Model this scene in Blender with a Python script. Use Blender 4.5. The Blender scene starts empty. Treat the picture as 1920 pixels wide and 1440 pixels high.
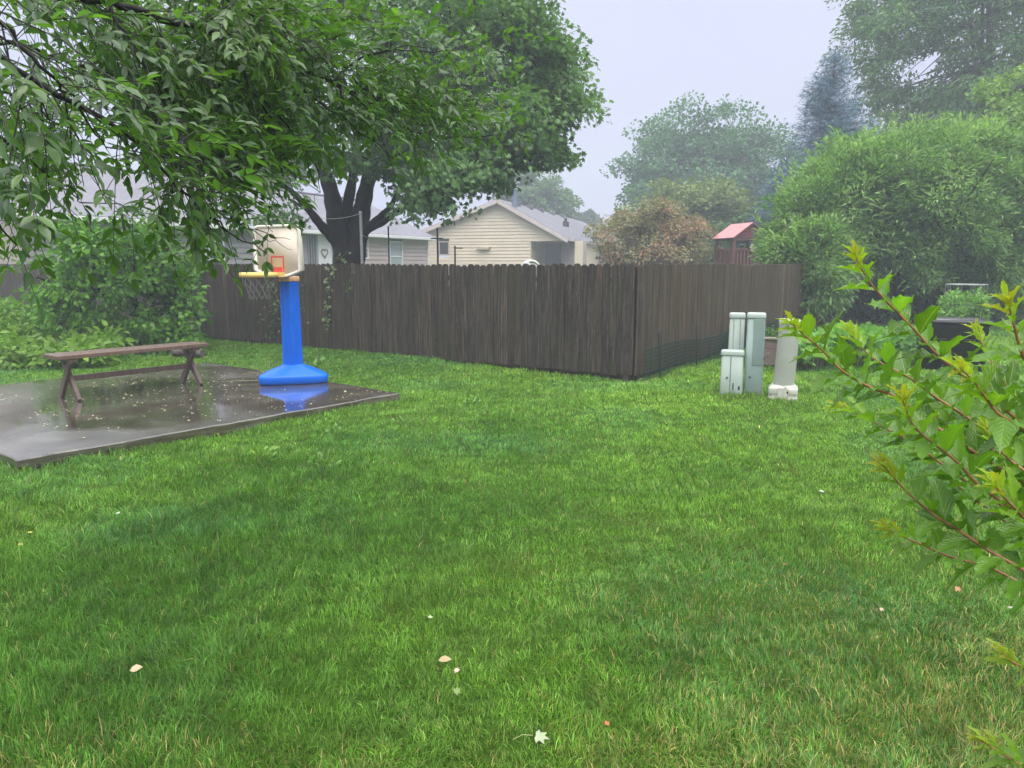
import bpy, math, random
import numpy as np
from mathutils import Vector, Matrix
R = math.radians
scene = bpy.context.scene
rng = np.random.default_rng(7)
random.seed(7)
H = 1.8; TH = R(9.13); FP = 1400.0
CT, ST = math.cos(TH), math.sin(TH)

# ---------- camera ----------
cam = bpy.data.cameras.new("camera"); camo = bpy.data.objects.new("camera", cam)
scene.collection.objects.link(camo); scene.camera = camo
cam.sensor_width = 36; cam.lens = 36*FP/1920; cam.clip_end = 3000; cam.clip_start = .02
camo.location = (0, 0, H); camo.rotation_euler = (math.pi/2-TH, 0, 0)

def ray(px, py):
    a = (px-960)/FP; b = (720-py)/FP
    return Vector((a, CT+b*ST, -ST+b*CT))
def G(px, py, z=0.0):
    d = ray(px, py); t = (z-H)/d.z
    return Vector((d.x*t, d.y*t, z))
def at(px, py, Y):
    d = ray(px, py); t = Y/d.y
    return Vector((d.x*t, Y, H+d.z*t))
def ad(px, py, dist):
    d = ray(px, py).normalized()*dist
    return Vector((d.x, d.y, H+d.z))

def proj(p):
    zc = p[1]*CT-(p[2]-H)*ST; u = p[1]*ST+(p[2]-H)*CT
    return (960+FP*p[0]/zc, 720-FP*u/zc)
# ---------- objects ----------
def tag(o, label=None, cat=None, group=None, kind=None):
    if label: o['label'] = label
    if cat: o['category'] = cat
    if group: o['group'] = group
    if kind: o['kind'] = kind
    return o
def empty(name, loc, label, cat, group=None, rz=0):
    o = bpy.data.objects.new(name, None); scene.collection.objects.link(o)
    o.location = loc; o.rotation_euler.z = rz; o.empty_display_size = .2
    return tag(o, label, cat, group)
def link(name, me, mat, parent=None, loc=None):
    o = bpy.data.objects.new(name, me); scene.collection.objects.link(o)
    if mat is not None:
        for m in (mat if isinstance(mat, (list, tuple)) else [mat]): me.materials.append(m)
    if loc is not None: o.location = loc
    if parent is not None:
        o.parent = parent
    return o
class MB:
    """collects shapes; coordinates are local to the parent"""
    def __init__(s): s.v = []; s.f = []; s.sm = []; s.mi = []; s.cm = 0
    def add(s, vs, fs, smooth=False):
        n = len(s.v); s.v += [tuple(p) for p in vs]
        for f in fs: s.f.append([i+n for i in f]); s.sm.append(smooth); s.mi.append(s.cm)
    def box(s, c, d, M=None, rz=0):
        hx, hy, hz = d[0]/2, d[1]/2, d[2]/2
        vs = [Vector((x*hx, y*hy, z*hz)) for x in (-1, 1) for y in (-1, 1) for z in (-1, 1)]
        if M is not None: vs = [M @ p for p in vs]
        elif rz: 
            m = Matrix.Rotation(rz, 3, 'Z'); vs = [m @ p for p in vs]
        c = Vector(c)
        s.add([p+c for p in vs], [(0,1,3,2),(4,6,7,5),(0,4,5,1),(2,3,7,6),(0,2,6,4),(1,5,7,3)])
    def bar(s, a, b, w, t, up=(0,0,1)):
        a = Vector(a); b = Vector(b); d = (b-a); L = d.length; d.normalize()
        u = Vector(up); x = d.cross(u)
        if x.length < 1e-4: x = d.cross(Vector((1,0,0)))
        x.normalize(); y = x.cross(d).normalized()
        M = Matrix((x, d, y)).transposed()
        s.box((a+b)/2, (w, L, t), M)
    def tube(s, pts, rad, n=8, cap=True, smooth=True):
        pts = [Vector(p) for p in pts]
        if not hasattr(rad, '__len__'): rad = [rad]*len(pts)
        vs = []; fs = []
        prev = None
        for i, p in enumerate(pts):
            d = (pts[min(i+1, len(pts)-1)]-pts[max(i-1, 0)])
            if d.length < 1e-9: d = Vector((0,0,1))
            d.normalize()
            if prev is None:
                x = d.orthogonal().normalized()
            else:
                x = (prev - d*prev.dot(d))
                x = x.normalized() if x.length > 1e-6 else d.orthogonal().normalized()
            prev = x; y = d.cross(x)
            for k in range(n):
                a = 2*math.pi*k/n
                vs.append(p+(x*math.cos(a)+y*math.sin(a))*rad[i])
        for i in range(len(pts)-1):
            for k in range(n):
                k2 = (k+1) % n
                fs.append((i*n+k, i*n+k2, (i+1)*n+k2, (i+1)*n+k))
        s.add(vs, fs, smooth)
        if cap:
            m = len(vs)
            s.add(vs[:n], [tuple(range(n))[::-1]]); s.add(vs[m-n:], [tuple(range(n))])
    def loft(s, rings, cap=True, smooth=True):
        n = len(rings[0]); vs = [p for r in rings for p in r]; fs = []
        for i in range(len(rings)-1):
            for k in range(n):
                k2 = (k+1) % n
                fs.append((i*n+k, i*n+k2, (i+1)*n+k2, (i+1)*n+k))
        if cap:
            fs.append(tuple(range(n))[::-1]); fs.append(tuple(range((len(rings)-1)*n, len(rings)*n)))
        s.add(vs, fs, smooth)
    def prism(s, out, a, b):
        """out: list of 3D points (a planar outline), extruded by the vector b from offset a"""
        a = Vector(a); b = Vector(b); n = len(out)
        v = [Vector(p)+a for p in out]+[Vector(p)+a+b for p in out]
        s.add(v, [tuple(range(n))[::-1], tuple(range(n, 2*n))]+[(k, (k+1) % n, n+(k+1) % n, n+k) for k in range(n)])
    def build(s, name, mat, parent=None, bevel=0, seg=2, loc=None):
        me = bpy.data.meshes.new(name); me.from_pydata(s.v, [], s.f)
        me.polygons.foreach_set('use_smooth', s.sm); me.polygons.foreach_set('material_index', s.mi)
        me.update()
        o = link(name, me, mat, parent, loc)
        if bevel:
            b = o.modifiers.new('bevel', 'BEVEL'); b.width = bevel; b.segments = seg; b.limit_method = 'ANGLE'; b.angle_limit = R(35)
        return o

def fastmesh(name, co, faces_flat, loop_start, mat, parent=None, col=None, luv=None, smooth=False, loc=None):
    me = bpy.data.meshes.new(name)
    co = np.asarray(co, dtype=np.float32)
    me.vertices.add(len(co)); me.vertices.foreach_set('co', co.ravel())
    me.loops.add(len(faces_flat)); me.loops.foreach_set('vertex_index', np.asarray(faces_flat, dtype=np.int32))
    me.polygons.add(len(loop_start)); me.polygons.foreach_set('loop_start', np.asarray(loop_start, dtype=np.int32))
    if smooth: me.polygons.foreach_set('use_smooth', np.ones(len(loop_start), dtype=bool))
    me.update(calc_edges=True)
    if col is not None:
        at_ = me.attributes.new('col', 'FLOAT_COLOR', 'POINT')
        c = np.ones((len(co), 4), dtype=np.float32); c[:, :3] = col
        at_.data.foreach_set('color', c.ravel())
    if luv is not None:
        at2 = me.attributes.new('luv', 'FLOAT_VECTOR', 'POINT')
        l = np.zeros((len(co), 3), dtype=np.float32); l[:, :luv.shape[1]] = luv
        at2.data.foreach_set('vector', l.ravel())
    return link(name, me, mat, parent, loc)

# leaf templates: (verts[along, across, up], faces)
def T(v, f): return (np.array(v, dtype=np.float64), f)
LEAF_D = T([(0,0,0),(.42,-.5,.08),(1,0,-.12),(.42,.5,.08)], [(0,1,2),(0,2,3)])
LEAF_L = T([(0,0,0),(.25,-.36,.05),(.25,0,-.02),(.25,.36,.05),(.55,-.46,.05),(.55,0,-.03),(.55,.46,.05),(.82,-.22,-.03),(.82,0,-.08),(.82,.22,-.03),(1,0,-.16)],
  [(0,1,2),(0,2,3),(1,4,5,2),(2,5,6,3),(4,7,8,5),(5,8,9,6),(7,10,8),(8,10,9)])
def mk_maple():
    ang = [0, 22, 45, 68, 92, 125, 180, 235, 268, 292, 315, 338]
    rr  = [.62,.36,.56,.28,.46,.24,.12,.24,.46,.28,.56,.36]
    v = [(.35,0,-.03)]+[(.35+r_*math.cos(R(a)), r_*math.sin(R(a)), .06 if i % 2 else -.05) for i, (a, r_) in enumerate(zip(ang, rr))]
    n = len(ang)
    return T(v, [(0, 1+i, 1+(i+1) % n) for i in range(n)])
LEAF_M = mk_maple()
def mk_broad():
    # broad serrated ovate leaf with a folded midrib and wavy edge
    n = 9; v = []; f = []
    prof = [0, .2, .37, .47, .49, .44, .34, .20, .08, 0]
    for i in range(n+1):
        t = i/n; w = prof[i]; ser = (.035 if i % 2 else -.02) if 0 < i < n else 0
        droop = -.30*t*t; wav = .09*math.sin(i*2.1)
        v += [(t+ser, -(w+ser), .13*w/.5+droop+wav*w*2), (t, -w*.5, .03+droop), (t, 0, droop), (t, w*.5, .03+droop), (t+ser, w+ser, .13*w/.5+droop-wav*w*2)]
    for i in range(n):
        for k in range(4):
            a = i*5+k; f.append((a, a+1, a+6, a+5))
    return T(v, f)
LEAF_B = mk_broad()
def mk_needle():
    v = []; f = []
    for k in range(5):
        a = -1.1+k*.55; d = (math.cos(a), math.sin(a)); n = len(v)
        z = .12*((k % 2)*2-1)
        v += [(0,-.06*d[0],0),(0,.06*d[0],.02),(d[0]*(1-.1*k % 3), d[1]*.9, z)]
        f.append((n, n+1, n+2))
    return T(v, f)
LEAF_N = mk_needle()

def unit(a): 
    return a/np.maximum(np.linalg.norm(a, axis=1, keepdims=True), 1e-9)
def leaves(name, P, D, N, L, W, tmpl, mat, parent=None, col=None, smooth=False, extra=None):
    """one mesh of leaves. P base, D direction, N rough normal, L length, W width factor"""
    tv, tf = tmpl; k = len(tv); n = len(P)
    D = unit(D); S = unit(np.cross(N, D)); U = np.cross(D, S)
    L = np.broadcast_to(np.asarray(L, dtype=np.float64), (n,)); W = np.broadcast_to(np.asarray(W, dtype=np.float64), (n,))
    co = P[:, None, :] + (D[:, None, :]*tv[None, :, 0:1])*L[:, None, None] \
        + S[:, None, :]*(tv[None, :, 1:2]*(L*W)[:, None, None]) + U[:, None, :]*(tv[None, :, 2:3]*L[:, None, None])
    co = co.reshape(-1, 3)
    flat = np.concatenate([np.array(f) for f in tf]); sizes = np.array([len(f) for f in tf])
    st = np.concatenate([[0], np.cumsum(sizes)[:-1]]); tot = int(sizes.sum())
    fl = (flat[None, :] + (np.arange(n)*k)[:, None]).ravel()
    ls = (st[None, :] + (np.arange(n)*tot)[:, None]).ravel()
    c = None if col is None else np.repeat(col, k, axis=0)
    luv = np.tile(tv[:, :2], (n, 1))
    return fastmesh(name, co, fl, ls, mat, parent, c, luv, smooth)

# ---------- numpy value noise ----------
_pr = np.random.default_rng(3).random(4096)
def _h(i, j, k): return _pr[(i*73 + j*1597 + k*3571 + (i*j) % 97) % 4096]
def vn(x, y, z=0.0):
    x = np.asarray(x, dtype=np.float64)+500; y = np.asarray(y, dtype=np.float64)+500; z = np.asarray(z, dtype=np.float64)+500+0*x
    xi = np.floor(x).astype(np.int64); yi = np.floor(y).astype(np.int64); zi = np.floor(z).astype(np.int64)
    fx = x-xi; fy = y-yi; fz = z-zi
    fx = fx*fx*(3-2*fx); fy = fy*fy*(3-2*fy); fz = fz*fz*(3-2*fz)
    def l(a, b, t): return a+(b-a)*t
    r = 0
    c = [[_h(xi+a, yi+b, zi) for b in (0, 1)] for a in (0, 1)]
    d = [[_h(xi+a, yi+b, zi+1) for b in (0, 1)] for a in (0, 1)]
    r0 = l(l(c[0][0], c[1][0], fx), l(c[0][1], c[1][1], fx), fy)
    r1 = l(l(d[0][0], d[1][0], fx), l(d[0][1], d[1][1], fx), fy)
    return l(r0, r1, fz)
def fbm(x, y, z=0.0, o=3):
    s = 0; a = .5; t = 0
    for i in range(o): s = s+a*vn(np.asarray(x)*2**i+i*17, np.asarray(y)*2**i+i*31, np.asarray(z)*2**i); t += a; a *= .5
    return s/t

# ---------- materials ----------
def mat_new(name):
    m = bpy.data.materials.new(name); m.use_nodes = True
    nt = m.node_tree; nt.nodes.clear()
    out = nt.nodes.new('ShaderNodeOutputMaterial'); b = nt.nodes.new('ShaderNodeBsdfPrincipled')
    nt.links.new(b.outputs[0], out.inputs[0])
    return m, nt, b, out
def nd(nt, t, **kw):
    n = nt.nodes.new(t)
    for k, v in kw.items(): setattr(n, k, v)
    return n
def noise(nt, scale, detail=4, vec=None, rough=.55, coord='Object', sc=(1,1,1)):
    tc = nd(nt, 'ShaderNodeTexCoord'); mp = nd(nt, 'ShaderNodeMapping'); mp.inputs['Scale'].default_value = sc
    nt.links.new(tc.outputs[coord], mp.inputs[0])
    n = nd(nt, 'ShaderNodeTexNoise'); n.inputs['Scale'].default_value = scale; n.inputs['Detail'].default_value = detail; n.inputs['Roughness'].default_value = rough
    nt.links.new(mp.outputs[0], n.inputs['Vector']); return n
def ramp(nt, fac, stops):
    r = nd(nt, 'ShaderNodeValToRGB'); e = r.color_ramp.elements
    while len(e) < len(stops): e.new(.5)
    for el, (p, c) in zip(e, stops): el.position = p; el.color = (*c, 1)
    nt.links.new(fac, r.inputs[0]); return r
def bump(nt, b, h, strength, dist):
    n = nd(nt, 'ShaderNodeBump'); n.inputs['Strength'].default_value = strength; n.inputs['Distance'].default_value = dist
    nt.links.new(h, n.inputs['Height']); nt.links.new(n.outputs[0], b.inputs['Normal']); return n
def simple(name, c1, c2=None, scale=6, rough=.6, bmp=0, bd=.01, sc=(1,1,1), metal=0, spec=.5, detail=5, lo=.35, hi=.65, coord='Object'):
    m, nt, b, out = mat_new(name); c2 = c2 or tuple(x*.8 for x in c1)
    n = noise(nt, scale, detail, sc=sc, coord=coord); r = ramp(nt, n.outputs[0], [(lo, c2), (hi, c1)])
    nt.links.new(r.outputs[0], b.inputs['Base Color']); b.inputs['Roughness'].default_value = rough
    b.inputs['Metallic'].default_value = metal; b.inputs['Specular IOR Level'].default_value = spec
    if bmp: bump(nt, b, n.outputs[0], bmp, bd)
    return m
def leafmat(name, rough=.4, trans=.35, tcol=(1.25,1.35,.6), spec=.5, veins=False):
    m, nt, b, out = mat_new(name)
    a = nd(nt, 'ShaderNodeAttribute', attribute_name='col')
    col = a.outputs['Color']
    if veins:
        l = nd(nt, 'ShaderNodeAttribute', attribute_name='luv'); sep = nd(nt, 'ShaderNodeSeparateXYZ'); nt.links.new(l.outputs['Vector'], sep.inputs[0])
        ab = nd(nt, 'ShaderNodeMath', operation='ABSOLUTE'); nt.links.new(sep.outputs[1], ab.inputs[0])
        mid = nd(nt, 'ShaderNodeMath', operation='LESS_THAN'); nt.links.new(ab.outputs[0], mid.inputs[0]); mid.inputs[1].default_value = .022
        mm = nd(nt, 'ShaderNodeMath', operation='MULTIPLY_ADD'); nt.links.new(ab.outputs[0], mm.inputs[0]); mm.inputs[1].default_value = -.9; nt.links.new(sep.outputs[0], mm.inputs[2])
        sn = nd(nt, 'ShaderNodeMath', operation='MULTIPLY'); nt.links.new(mm.outputs[0], sn.inputs[0]); sn.inputs[1].default_value = 50
        si = nd(nt, 'ShaderNodeMath', operation='SINE'); nt.links.new(sn.outputs[0], si.inputs[0])
        sg = nd(nt, 'ShaderNodeMath', operation='GREATER_THAN'); nt.links.new(si.outputs[0], sg.inputs[0]); sg.inputs[1].default_value = .93
        h5 = nd(nt, 'ShaderNodeMath', operation='MULTIPLY'); nt.links.new(sg.outputs[0], h5.inputs[0]); h5.inputs[1].default_value = .35
        mx = nd(nt, 'ShaderNodeMath', operation='MAXIMUM'); nt.links.new(mid.outputs[0], mx.inputs[0]); nt.links.new(h5.outputs[0], mx.inputs[1])
        mi = nd(nt, 'ShaderNodeMix', data_type='RGBA'); nt.links.new(mx.outputs[0], mi.inputs[0]); nt.links.new(col, mi.inputs[6]); mi.inputs[7].default_value = (.22,.36,.08,1)
        col = mi.outputs[2]
        bump(nt, b, si.outputs[0], .25, .002)
    nt.links.new(col, b.inputs['Base Color']); b.inputs['Roughness'].default_value = rough; b.inputs['Specular IOR Level'].default_value = spec
    t = nd(nt, 'ShaderNodeBsdfTranslucent'); mul = nd(nt, 'ShaderNodeMix', data_type='RGBA', blend_type='MULTIPLY')
    mul.inputs[0].default_value = 1; nt.links.new(col, mul.inputs[6]); mul.inputs[7].default_value = (*tcol, 1)
    nt.links.new(mul.outputs[2], t.inputs[0])
    mx = nd(nt, 'ShaderNodeMixShader'); mx.inputs[0].default_value = trans
    nt.links.new(b.outputs[0], mx.inputs[1]); nt.links.new(t.outputs[0], mx.inputs[2]); nt.links.new(mx.outputs[0], out.inputs[0])
    return m
def cvar(n, base, base2, jit=.25, t=None, r=None):
    """per leaf colours between two base colours"""
    r = r or rng
    t = r.random(n) if t is None else t
    c = np.array(base)[None]*(1-t[:, None])+np.array(base2)[None]*t[:, None]
    return c*(1+jit*(r.random((n, 1))*2-1))
SKYGAIN = 23.0
NBLADE = 1300000
GRASSK = 1.6
HAZE = .0042
# ---------- world ----------
SUN_EL, SUN_AZ = R(56), R(158)     # soft sun behind cloud, high behind the viewer
w = bpy.data.worlds.new("World"); scene.world = w; w.use_nodes = True
nt = w.node_tree; nt.nodes.clear()
wo = nd(nt, 'ShaderNodeOutputWorld'); bg = nd(nt, 'ShaderNodeBackground'); nt.links.new(bg.outputs[0], wo.inputs[0])
sky = nd(nt, 'ShaderNodeTexSky', sky_type='NISHITA'); sky.sun_disc = False; sky.sun_elevation = SUN_EL; sky.sun_rotation = SUN_AZ
sky.air_density = 1; sky.dust_density = 4; sky.ozone_density = 2
tc = nd(nt, 'ShaderNodeTexCoord'); sp = nd(nt, 'ShaderNodeSeparateXYZ'); nt.links.new(tc.outputs['Generated'], sp.inputs[0])
# overcast cloud layer: about three times brighter overhead than at the horizon
rp = ramp(nt, sp.outputs[2], [(0, (.180,.186,.243)), (.32, (.200,.205,.268)), (.6, (.62,.63,.70)), (1, (1.0,1.0,1.0))])
cn = nd(nt, 'ShaderNodeTexNoise'); cn.inputs['Scale'].default_value = 1.6; cn.inputs['Detail'].default_value = 3; nt.links.new(tc.outputs['Generated'], cn.inputs['Vector'])
cr = ramp(nt, cn.outputs[0], [(.3, (.93,.935,.95)), (.7, (1.06,1.055,1.04))])
mu = nd(nt, 'ShaderNodeMix', data_type='RGBA', blend_type='MULTIPLY'); mu.inputs[0].default_value = 1
nt.links.new(rp.outputs[0], mu.inputs[6]); nt.links.new(cr.outputs[0], mu.inputs[7])
gain = nd(nt, 'ShaderNodeVectorMath', operation='SCALE'); gain.inputs['Scale'].default_value = SKYGAIN; nt.links.new(mu.outputs[2], gain.inputs[0])
mx = nd(nt, 'ShaderNodeMix', data_type='RGBA'); mx.inputs[0].default_value = .93
nt.links.new(sky.outputs[0], mx.inputs[6]); nt.links.new(gain.outputs[0], mx.inputs[7])
nt.links.new(mx.outputs[2], bg.inputs[0]); bg.inputs[1].default_value = .1
sl = bpy.data.lights.new("sun", 'SUN'); sl.energy = 1.5; sl.angle = R(48); sl.color = (1, .96, .88)
so = bpy.data.objects.new("sun", sl); scene.collection.objects.link(so)
d = Vector((math.sin(SUN_AZ)*math.cos(SUN_EL), math.cos(SUN_AZ)*math.cos(SUN_EL), math.sin(SUN_EL)))
so.rotation_euler = d.to_track_quat('Z', 'Y').to_euler()
scene.view_settings.view_transform = 'Standard'; scene.view_settings.look = 'None'
scene.view_settings.exposure = .72; scene.view_settings.gamma = 1
scene.cycles.max_bounces = 6; scene.cycles.diffuse_bounces = 3; scene.cycles.transmission_bounces = 4; scene.cycles.glossy_bounces = 3
scene.cycles.volume_bounces = 0; scene.cycles.caustics_reflective = False; scene.cycles.caustics_refractive = False

# ---------- layout ----------
U = Vector((-.819, .573, 0)); V = Vector((.573, .819, 0))      # along left fence, along right fence
C = G(1187, 712)                                                # fence corner
SZ = .10                                                        # slab top
SR = G(747, 737, SZ); SN = G(31, 862, SZ)
sl_v = (SR-SN).normalized(); sl_u = Vector((-sl_v.y, sl_v.x, 0))
SLV = (SR-SN).length; SLU = 4.9
def in_slab(x, y, m=0.0):
    dx = x-SR.x; dy = y-SR.y
    a = dx*sl_u.x+dy*sl_u.y; b = -(dx*sl_v.x+dy*sl_v.y)
    return (a > -m) & (a < SLU+m) & (b > -m) & (b < SLV+m)
def in_yard(x, y, m=0.0):
    dx = x-C.x; dy = y-C.y
    return ((dx*U.x+dy*U.y) > -m) & ((dx*V.x+dy*V.y) > -m)
def hgt(x, y):
    x = np.asarray(x, dtype=float); y = np.asarray(y, dtype=float)
    r = (fbm(x*.45, y*.45, 5.2, 3)-.5)*.12 + (vn(x*2.3, y*2.3, 9)-.5)*.035
    # dips a little at the fence corner, level with the slab sides
    r = r - .05*np.exp(-((x-C.x)**2+(y-C.y)**2)/1.5)
    d = np.hypot(x, y)
    return r*np.clip((60-d)/30, 0, 1)
def hz(x, y): return float(hgt(np.array([x]), np.array([y]))[0])

# ---------- ground ----------
def ground():
    rs = np.concatenate([np.arange(0.0, 30, .25), 30*1.12**np.arange(0, 45)]); nth = 240
    th = np.linspace(0, 2*math.pi, nth, endpoint=False)
    X = rs[:, None]*np.cos(th)[None]; Y = rs[:, None]*np.sin(th)[None]
    Z = hgt(X.ravel(), Y.ravel()) - .012
    co = np.stack([X.ravel(), Y.ravel(), Z], 1)
    i = np.arange(len(rs)-1)[:, None]*nth; k = np.arange(nth)[None]; k2 = (k+1) % nth
    q = np.stack([i+k, i+nth+k, i+nth+k2, i+k2], -1).reshape(-1, 4)
    m, nt, b, out = mat_new('turf_soil')
    n1 = noise(nt, 1.1, 5); n2 = noise(nt, 60, 4)
    r1 = ramp(nt, n1.outputs[0], [(.3, (.035,.080,.008)), (.5, (.055,.120,.012)), (.72, (.085,.12,.022))])
    r2 = ramp(nt, n2.outputs[0], [(.3, (.45,.45,.42)), (.7, (1.25,1.25,1.2))])
    mu = nd(nt, 'ShaderNodeMix', data_type='RGBA', blend_type='MULTIPLY'); mu.inputs[0].default_value = 1
    nt.links.new(r1.outputs[0], mu.inputs[6]); nt.links.new(r2.outputs[0], mu.inputs[7]); nt.links.new(mu.outputs[2], b.inputs['Base Color'])
    b.inputs['Roughness'].default_value = .95; b.inputs['Specular IOR Level'].default_value = .05; bump(nt, b, n2.outputs[0], .8, .03)
    o = fastmesh('ground', co, q.ravel(), np.arange(len(q))*4, m, smooth=True)
    tag(o, kind='structure')
ground()

# ---------- lawn ----------
def lawn():
    N = NBLADE; e = 1-1.3+1     # radial density d^-1.3 * d dd
    u_ = rng.random(N); a0, a1 = 1.5, 27.0; p = .72
    d = (a0**p+(a1**p-a0**p)*u_)**(1/p)
    th = (rng.random(N)-.5)*2*R(44)
    x = d*np.sin(th); y = d*np.cos(th)
    # clumps: pull blades towards tuft centres
    g = np.clip(.09+.006*d, 0, .3); cx = (np.floor(x/g)+.5)*g; cy = (np.floor(y/g)+.5)*g
    jx = _pr[(np.floor(x/g).astype(int)*37+np.floor(y/g).astype(int)*101) % 4096]-.5; jy = _pr[(np.floor(x/g).astype(int)*53+np.floor(y/g).astype(int)*29) % 4096]-.5
    k = rng.random(N)*.25
    x = x+(cx+jx*g*.8-x)*k; y = y+(cy+jy*g*.8-y)*k
    keep = ~in_slab(x, y, .0) & ~in_yard(x, y, -.12)
    thin = vn(x*1.7, y*1.7, 40)         # thin spots showing soil
    keep &= ~((thin < .2) & (rng.random(N) < .55))
    thin2 = vn(x*4.1, y*4.1, 44)
    keep &= ~((thin2 < .12) & (rng.random(N) < .6))
    x, y, d = x[keep], y[keep], d[keep]; n = len(x)
    z = hgt(x, y)-.012
    # longer at edges of slab and under the fence, otherwise by clump
    hh = .030+.026*fbm(x*1.3, y*1.3, 2, 2)+.040*np.clip(vn(x*4.5, y*4.5, 11)-.5, 0, 1)
    left = np.clip((-x-.2*y+.6)/2.5, 0, 1)*np.clip((9-d)/4, 0, 1); hh += .018*left
    dx = x-C.x; dy = y-C.y
    df = np.where((dx*U.x+dy*U.y) > 0, np.abs(dx*V.x+dy*V.y), np.abs(dx*U.x+dy*U.y))
    hh += .07*np.exp(-df/.22)*rng.random(n)
    ds = in_slab(x, y, .16); hh += ds*.05*rng.random(n)
    hh *= (.42+.62*rng.random(n))
    for (qx, qy) in ((1370,744),(1395,742),(1415,742),(1452,753),(1482,753),(551,736)):
        q_ = G(qx, qy); hh += .06*np.exp(-((x-q_.x)**2+(y-q_.y)**2)/.012)*rng.random(n)
    stray = rng.random(n) < .008; hh[stray] *= 1.7
    wd = np.maximum(.0034, d*.00085)*(.7+.6*rng.random(n))
    # lean direction: local lay plus random
    la = 2*math.pi*(vn(x*2.9, y*2.9, 21)*1.6+vn(x*7.3, y*7.3, 25)*1.1)+rng.normal(0, 1.3, n)
    lean = np.clip(.35+.45*vn(x*2.2, y*2.2, 31)+rng.normal(0, .35, n), .05, 1.8)
    lx = np.cos(la)*lean; ly = np.sin(la)*lean
    fa = rng.random(n)*math.pi; sx = np.cos(fa)*wd/2; sy = np.sin(fa)*wd/2
    co = np.empty((n, 5, 3), dtype=np.float32)
    co[:, 0] = np.stack([x-sx, y-sy, z], 1); co[:, 1] = np.stack([x+sx, y+sy, z], 1)
    mx_ = x+lx*hh*.35; my_ = y+ly*hh*.35; mz = z+hh*.6
    co[:, 2] = np.stack([mx_+sx*.8, my_+sy*.8, mz], 1); co[:, 3] = np.stack([mx_-sx*.8, my_-sy*.8, mz], 1)
    tz = z+hh*(1.0-.35*np.clip(lean-.5, 0, 1))
    co[:, 4] = np.stack([x+lx*hh*1.05, y+ly*hh*1.05, tz], 1)
    i = np.arange(n)[:, None]*5
    fl = (i+np.array([0,1,2,3,3,2,4])[None]).ravel(); ls = (np.arange(n)[:, None]*7+np.array([0,4])[None]).ravel()
    # colours: real species / vigour patches
    a = fbm(x*.55, y*.55, 3, 3); b_ = fbm(x*1.6+9, y*1.6, 7, 3); 
    t = np.clip((a-.30)*2.2+rng.normal(0, .22, n), 0, 1)[:, None]
    c = np.array([.060,.145,.018])*(1-t)+np.array([.112,.212,.024])*t
    bl = (np.clip((vn(x*.8, y*.8, 55)-.52)*5, 0, 1)*(rng.random(n) < .6))[:, None]
    c = c*(1-bl*.6)+np.array([.060,.165,.060])*bl*.6
    # drier towards the near right and a bit at the near left
    near = np.clip((5.2-y)/2.6, 0, 1); dryp = .022+near*np.clip((x-.2)/1.6, 0, 1)*.20*np.clip((b_-.4)*4, 0, 1)+near*np.clip((b_-.64)*5, 0, 1)*.15
    sh = np.clip((np.hypot(x-1.6, y-2.9)-1.6)/-.9, 0, 1); dryp += sh*.15
    dry = (rng.random(n) < dryp)[:, None]
    dc = np.where(rng.random((n, 1)) < .5, np.array([[.30,.23,.10]]), np.array([[.19,.19,.055]]))
    c = np.where(dry, dc, c)
    # darker lusher tufts and paler worn spots, half a metre across
    mott = fbm(x*2.4, y*2.4, 77, 3)[:, None]; c = c*np.clip(.86+.28*mott, .88, 1.12)
    # brighter, yellower lawn around the pedestals and the far side
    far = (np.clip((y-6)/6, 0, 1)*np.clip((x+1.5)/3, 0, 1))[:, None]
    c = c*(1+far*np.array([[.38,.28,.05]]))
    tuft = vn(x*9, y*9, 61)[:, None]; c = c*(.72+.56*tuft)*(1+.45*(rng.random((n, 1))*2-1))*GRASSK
    hl = (rng.random(n) < .07)[:, None]; c = np.where(hl, c*1.7+.02, c)  # a few random blades get a highlight glint put into their colour
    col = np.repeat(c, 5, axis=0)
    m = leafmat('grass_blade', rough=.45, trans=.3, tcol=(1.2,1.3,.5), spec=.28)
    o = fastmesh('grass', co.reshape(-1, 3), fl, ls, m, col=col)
    tag(o, 'short wet green lawn grass covering the yard', 'grass', kind='stuff')
lawn()
# ================= patio slab =================
def woodmat(name, c1, c2, rough=.55, sc=(14,14,.9), scale=3.0, green=None, spec=.4):
    m, nt, b, out = mat_new(name)
    n = noise(nt, scale, 7, sc=sc, rough=.7); n2 = noise(nt, 1.3, 4)
    at_ = nd(nt, 'ShaderNodeAttribute', attribute_name='col')
    r = ramp(nt, n.outputs[0], [(.32, c2), (.52, tuple((x+y)/2*.9 for x, y in zip(c1, c2))), (.72, c1)])
    if green:
        r2 = ramp(nt, n2.outputs[0], [(.45, (0,0,0)), (.7, (.6,.6,.6))]); mi = nd(nt, 'ShaderNodeMix', data_type='RGBA')
        nt.links.new(r2.outputs[0], mi.inputs[0]); nt.links.new(r.outputs[0], mi.inputs[6]); mi.inputs[7].default_value = (*green, 1); o_ = mi.outputs[2]
    else: o_ = r.outputs[0]
    nt.links.new(o_, b.inputs['Base Color']); b.inputs['Roughness'].default_value = rough; b.inputs['Specular IOR Level'].default_value = spec
    bump(nt, b, n.outputs[0], .5, .006)
    return m
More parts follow.
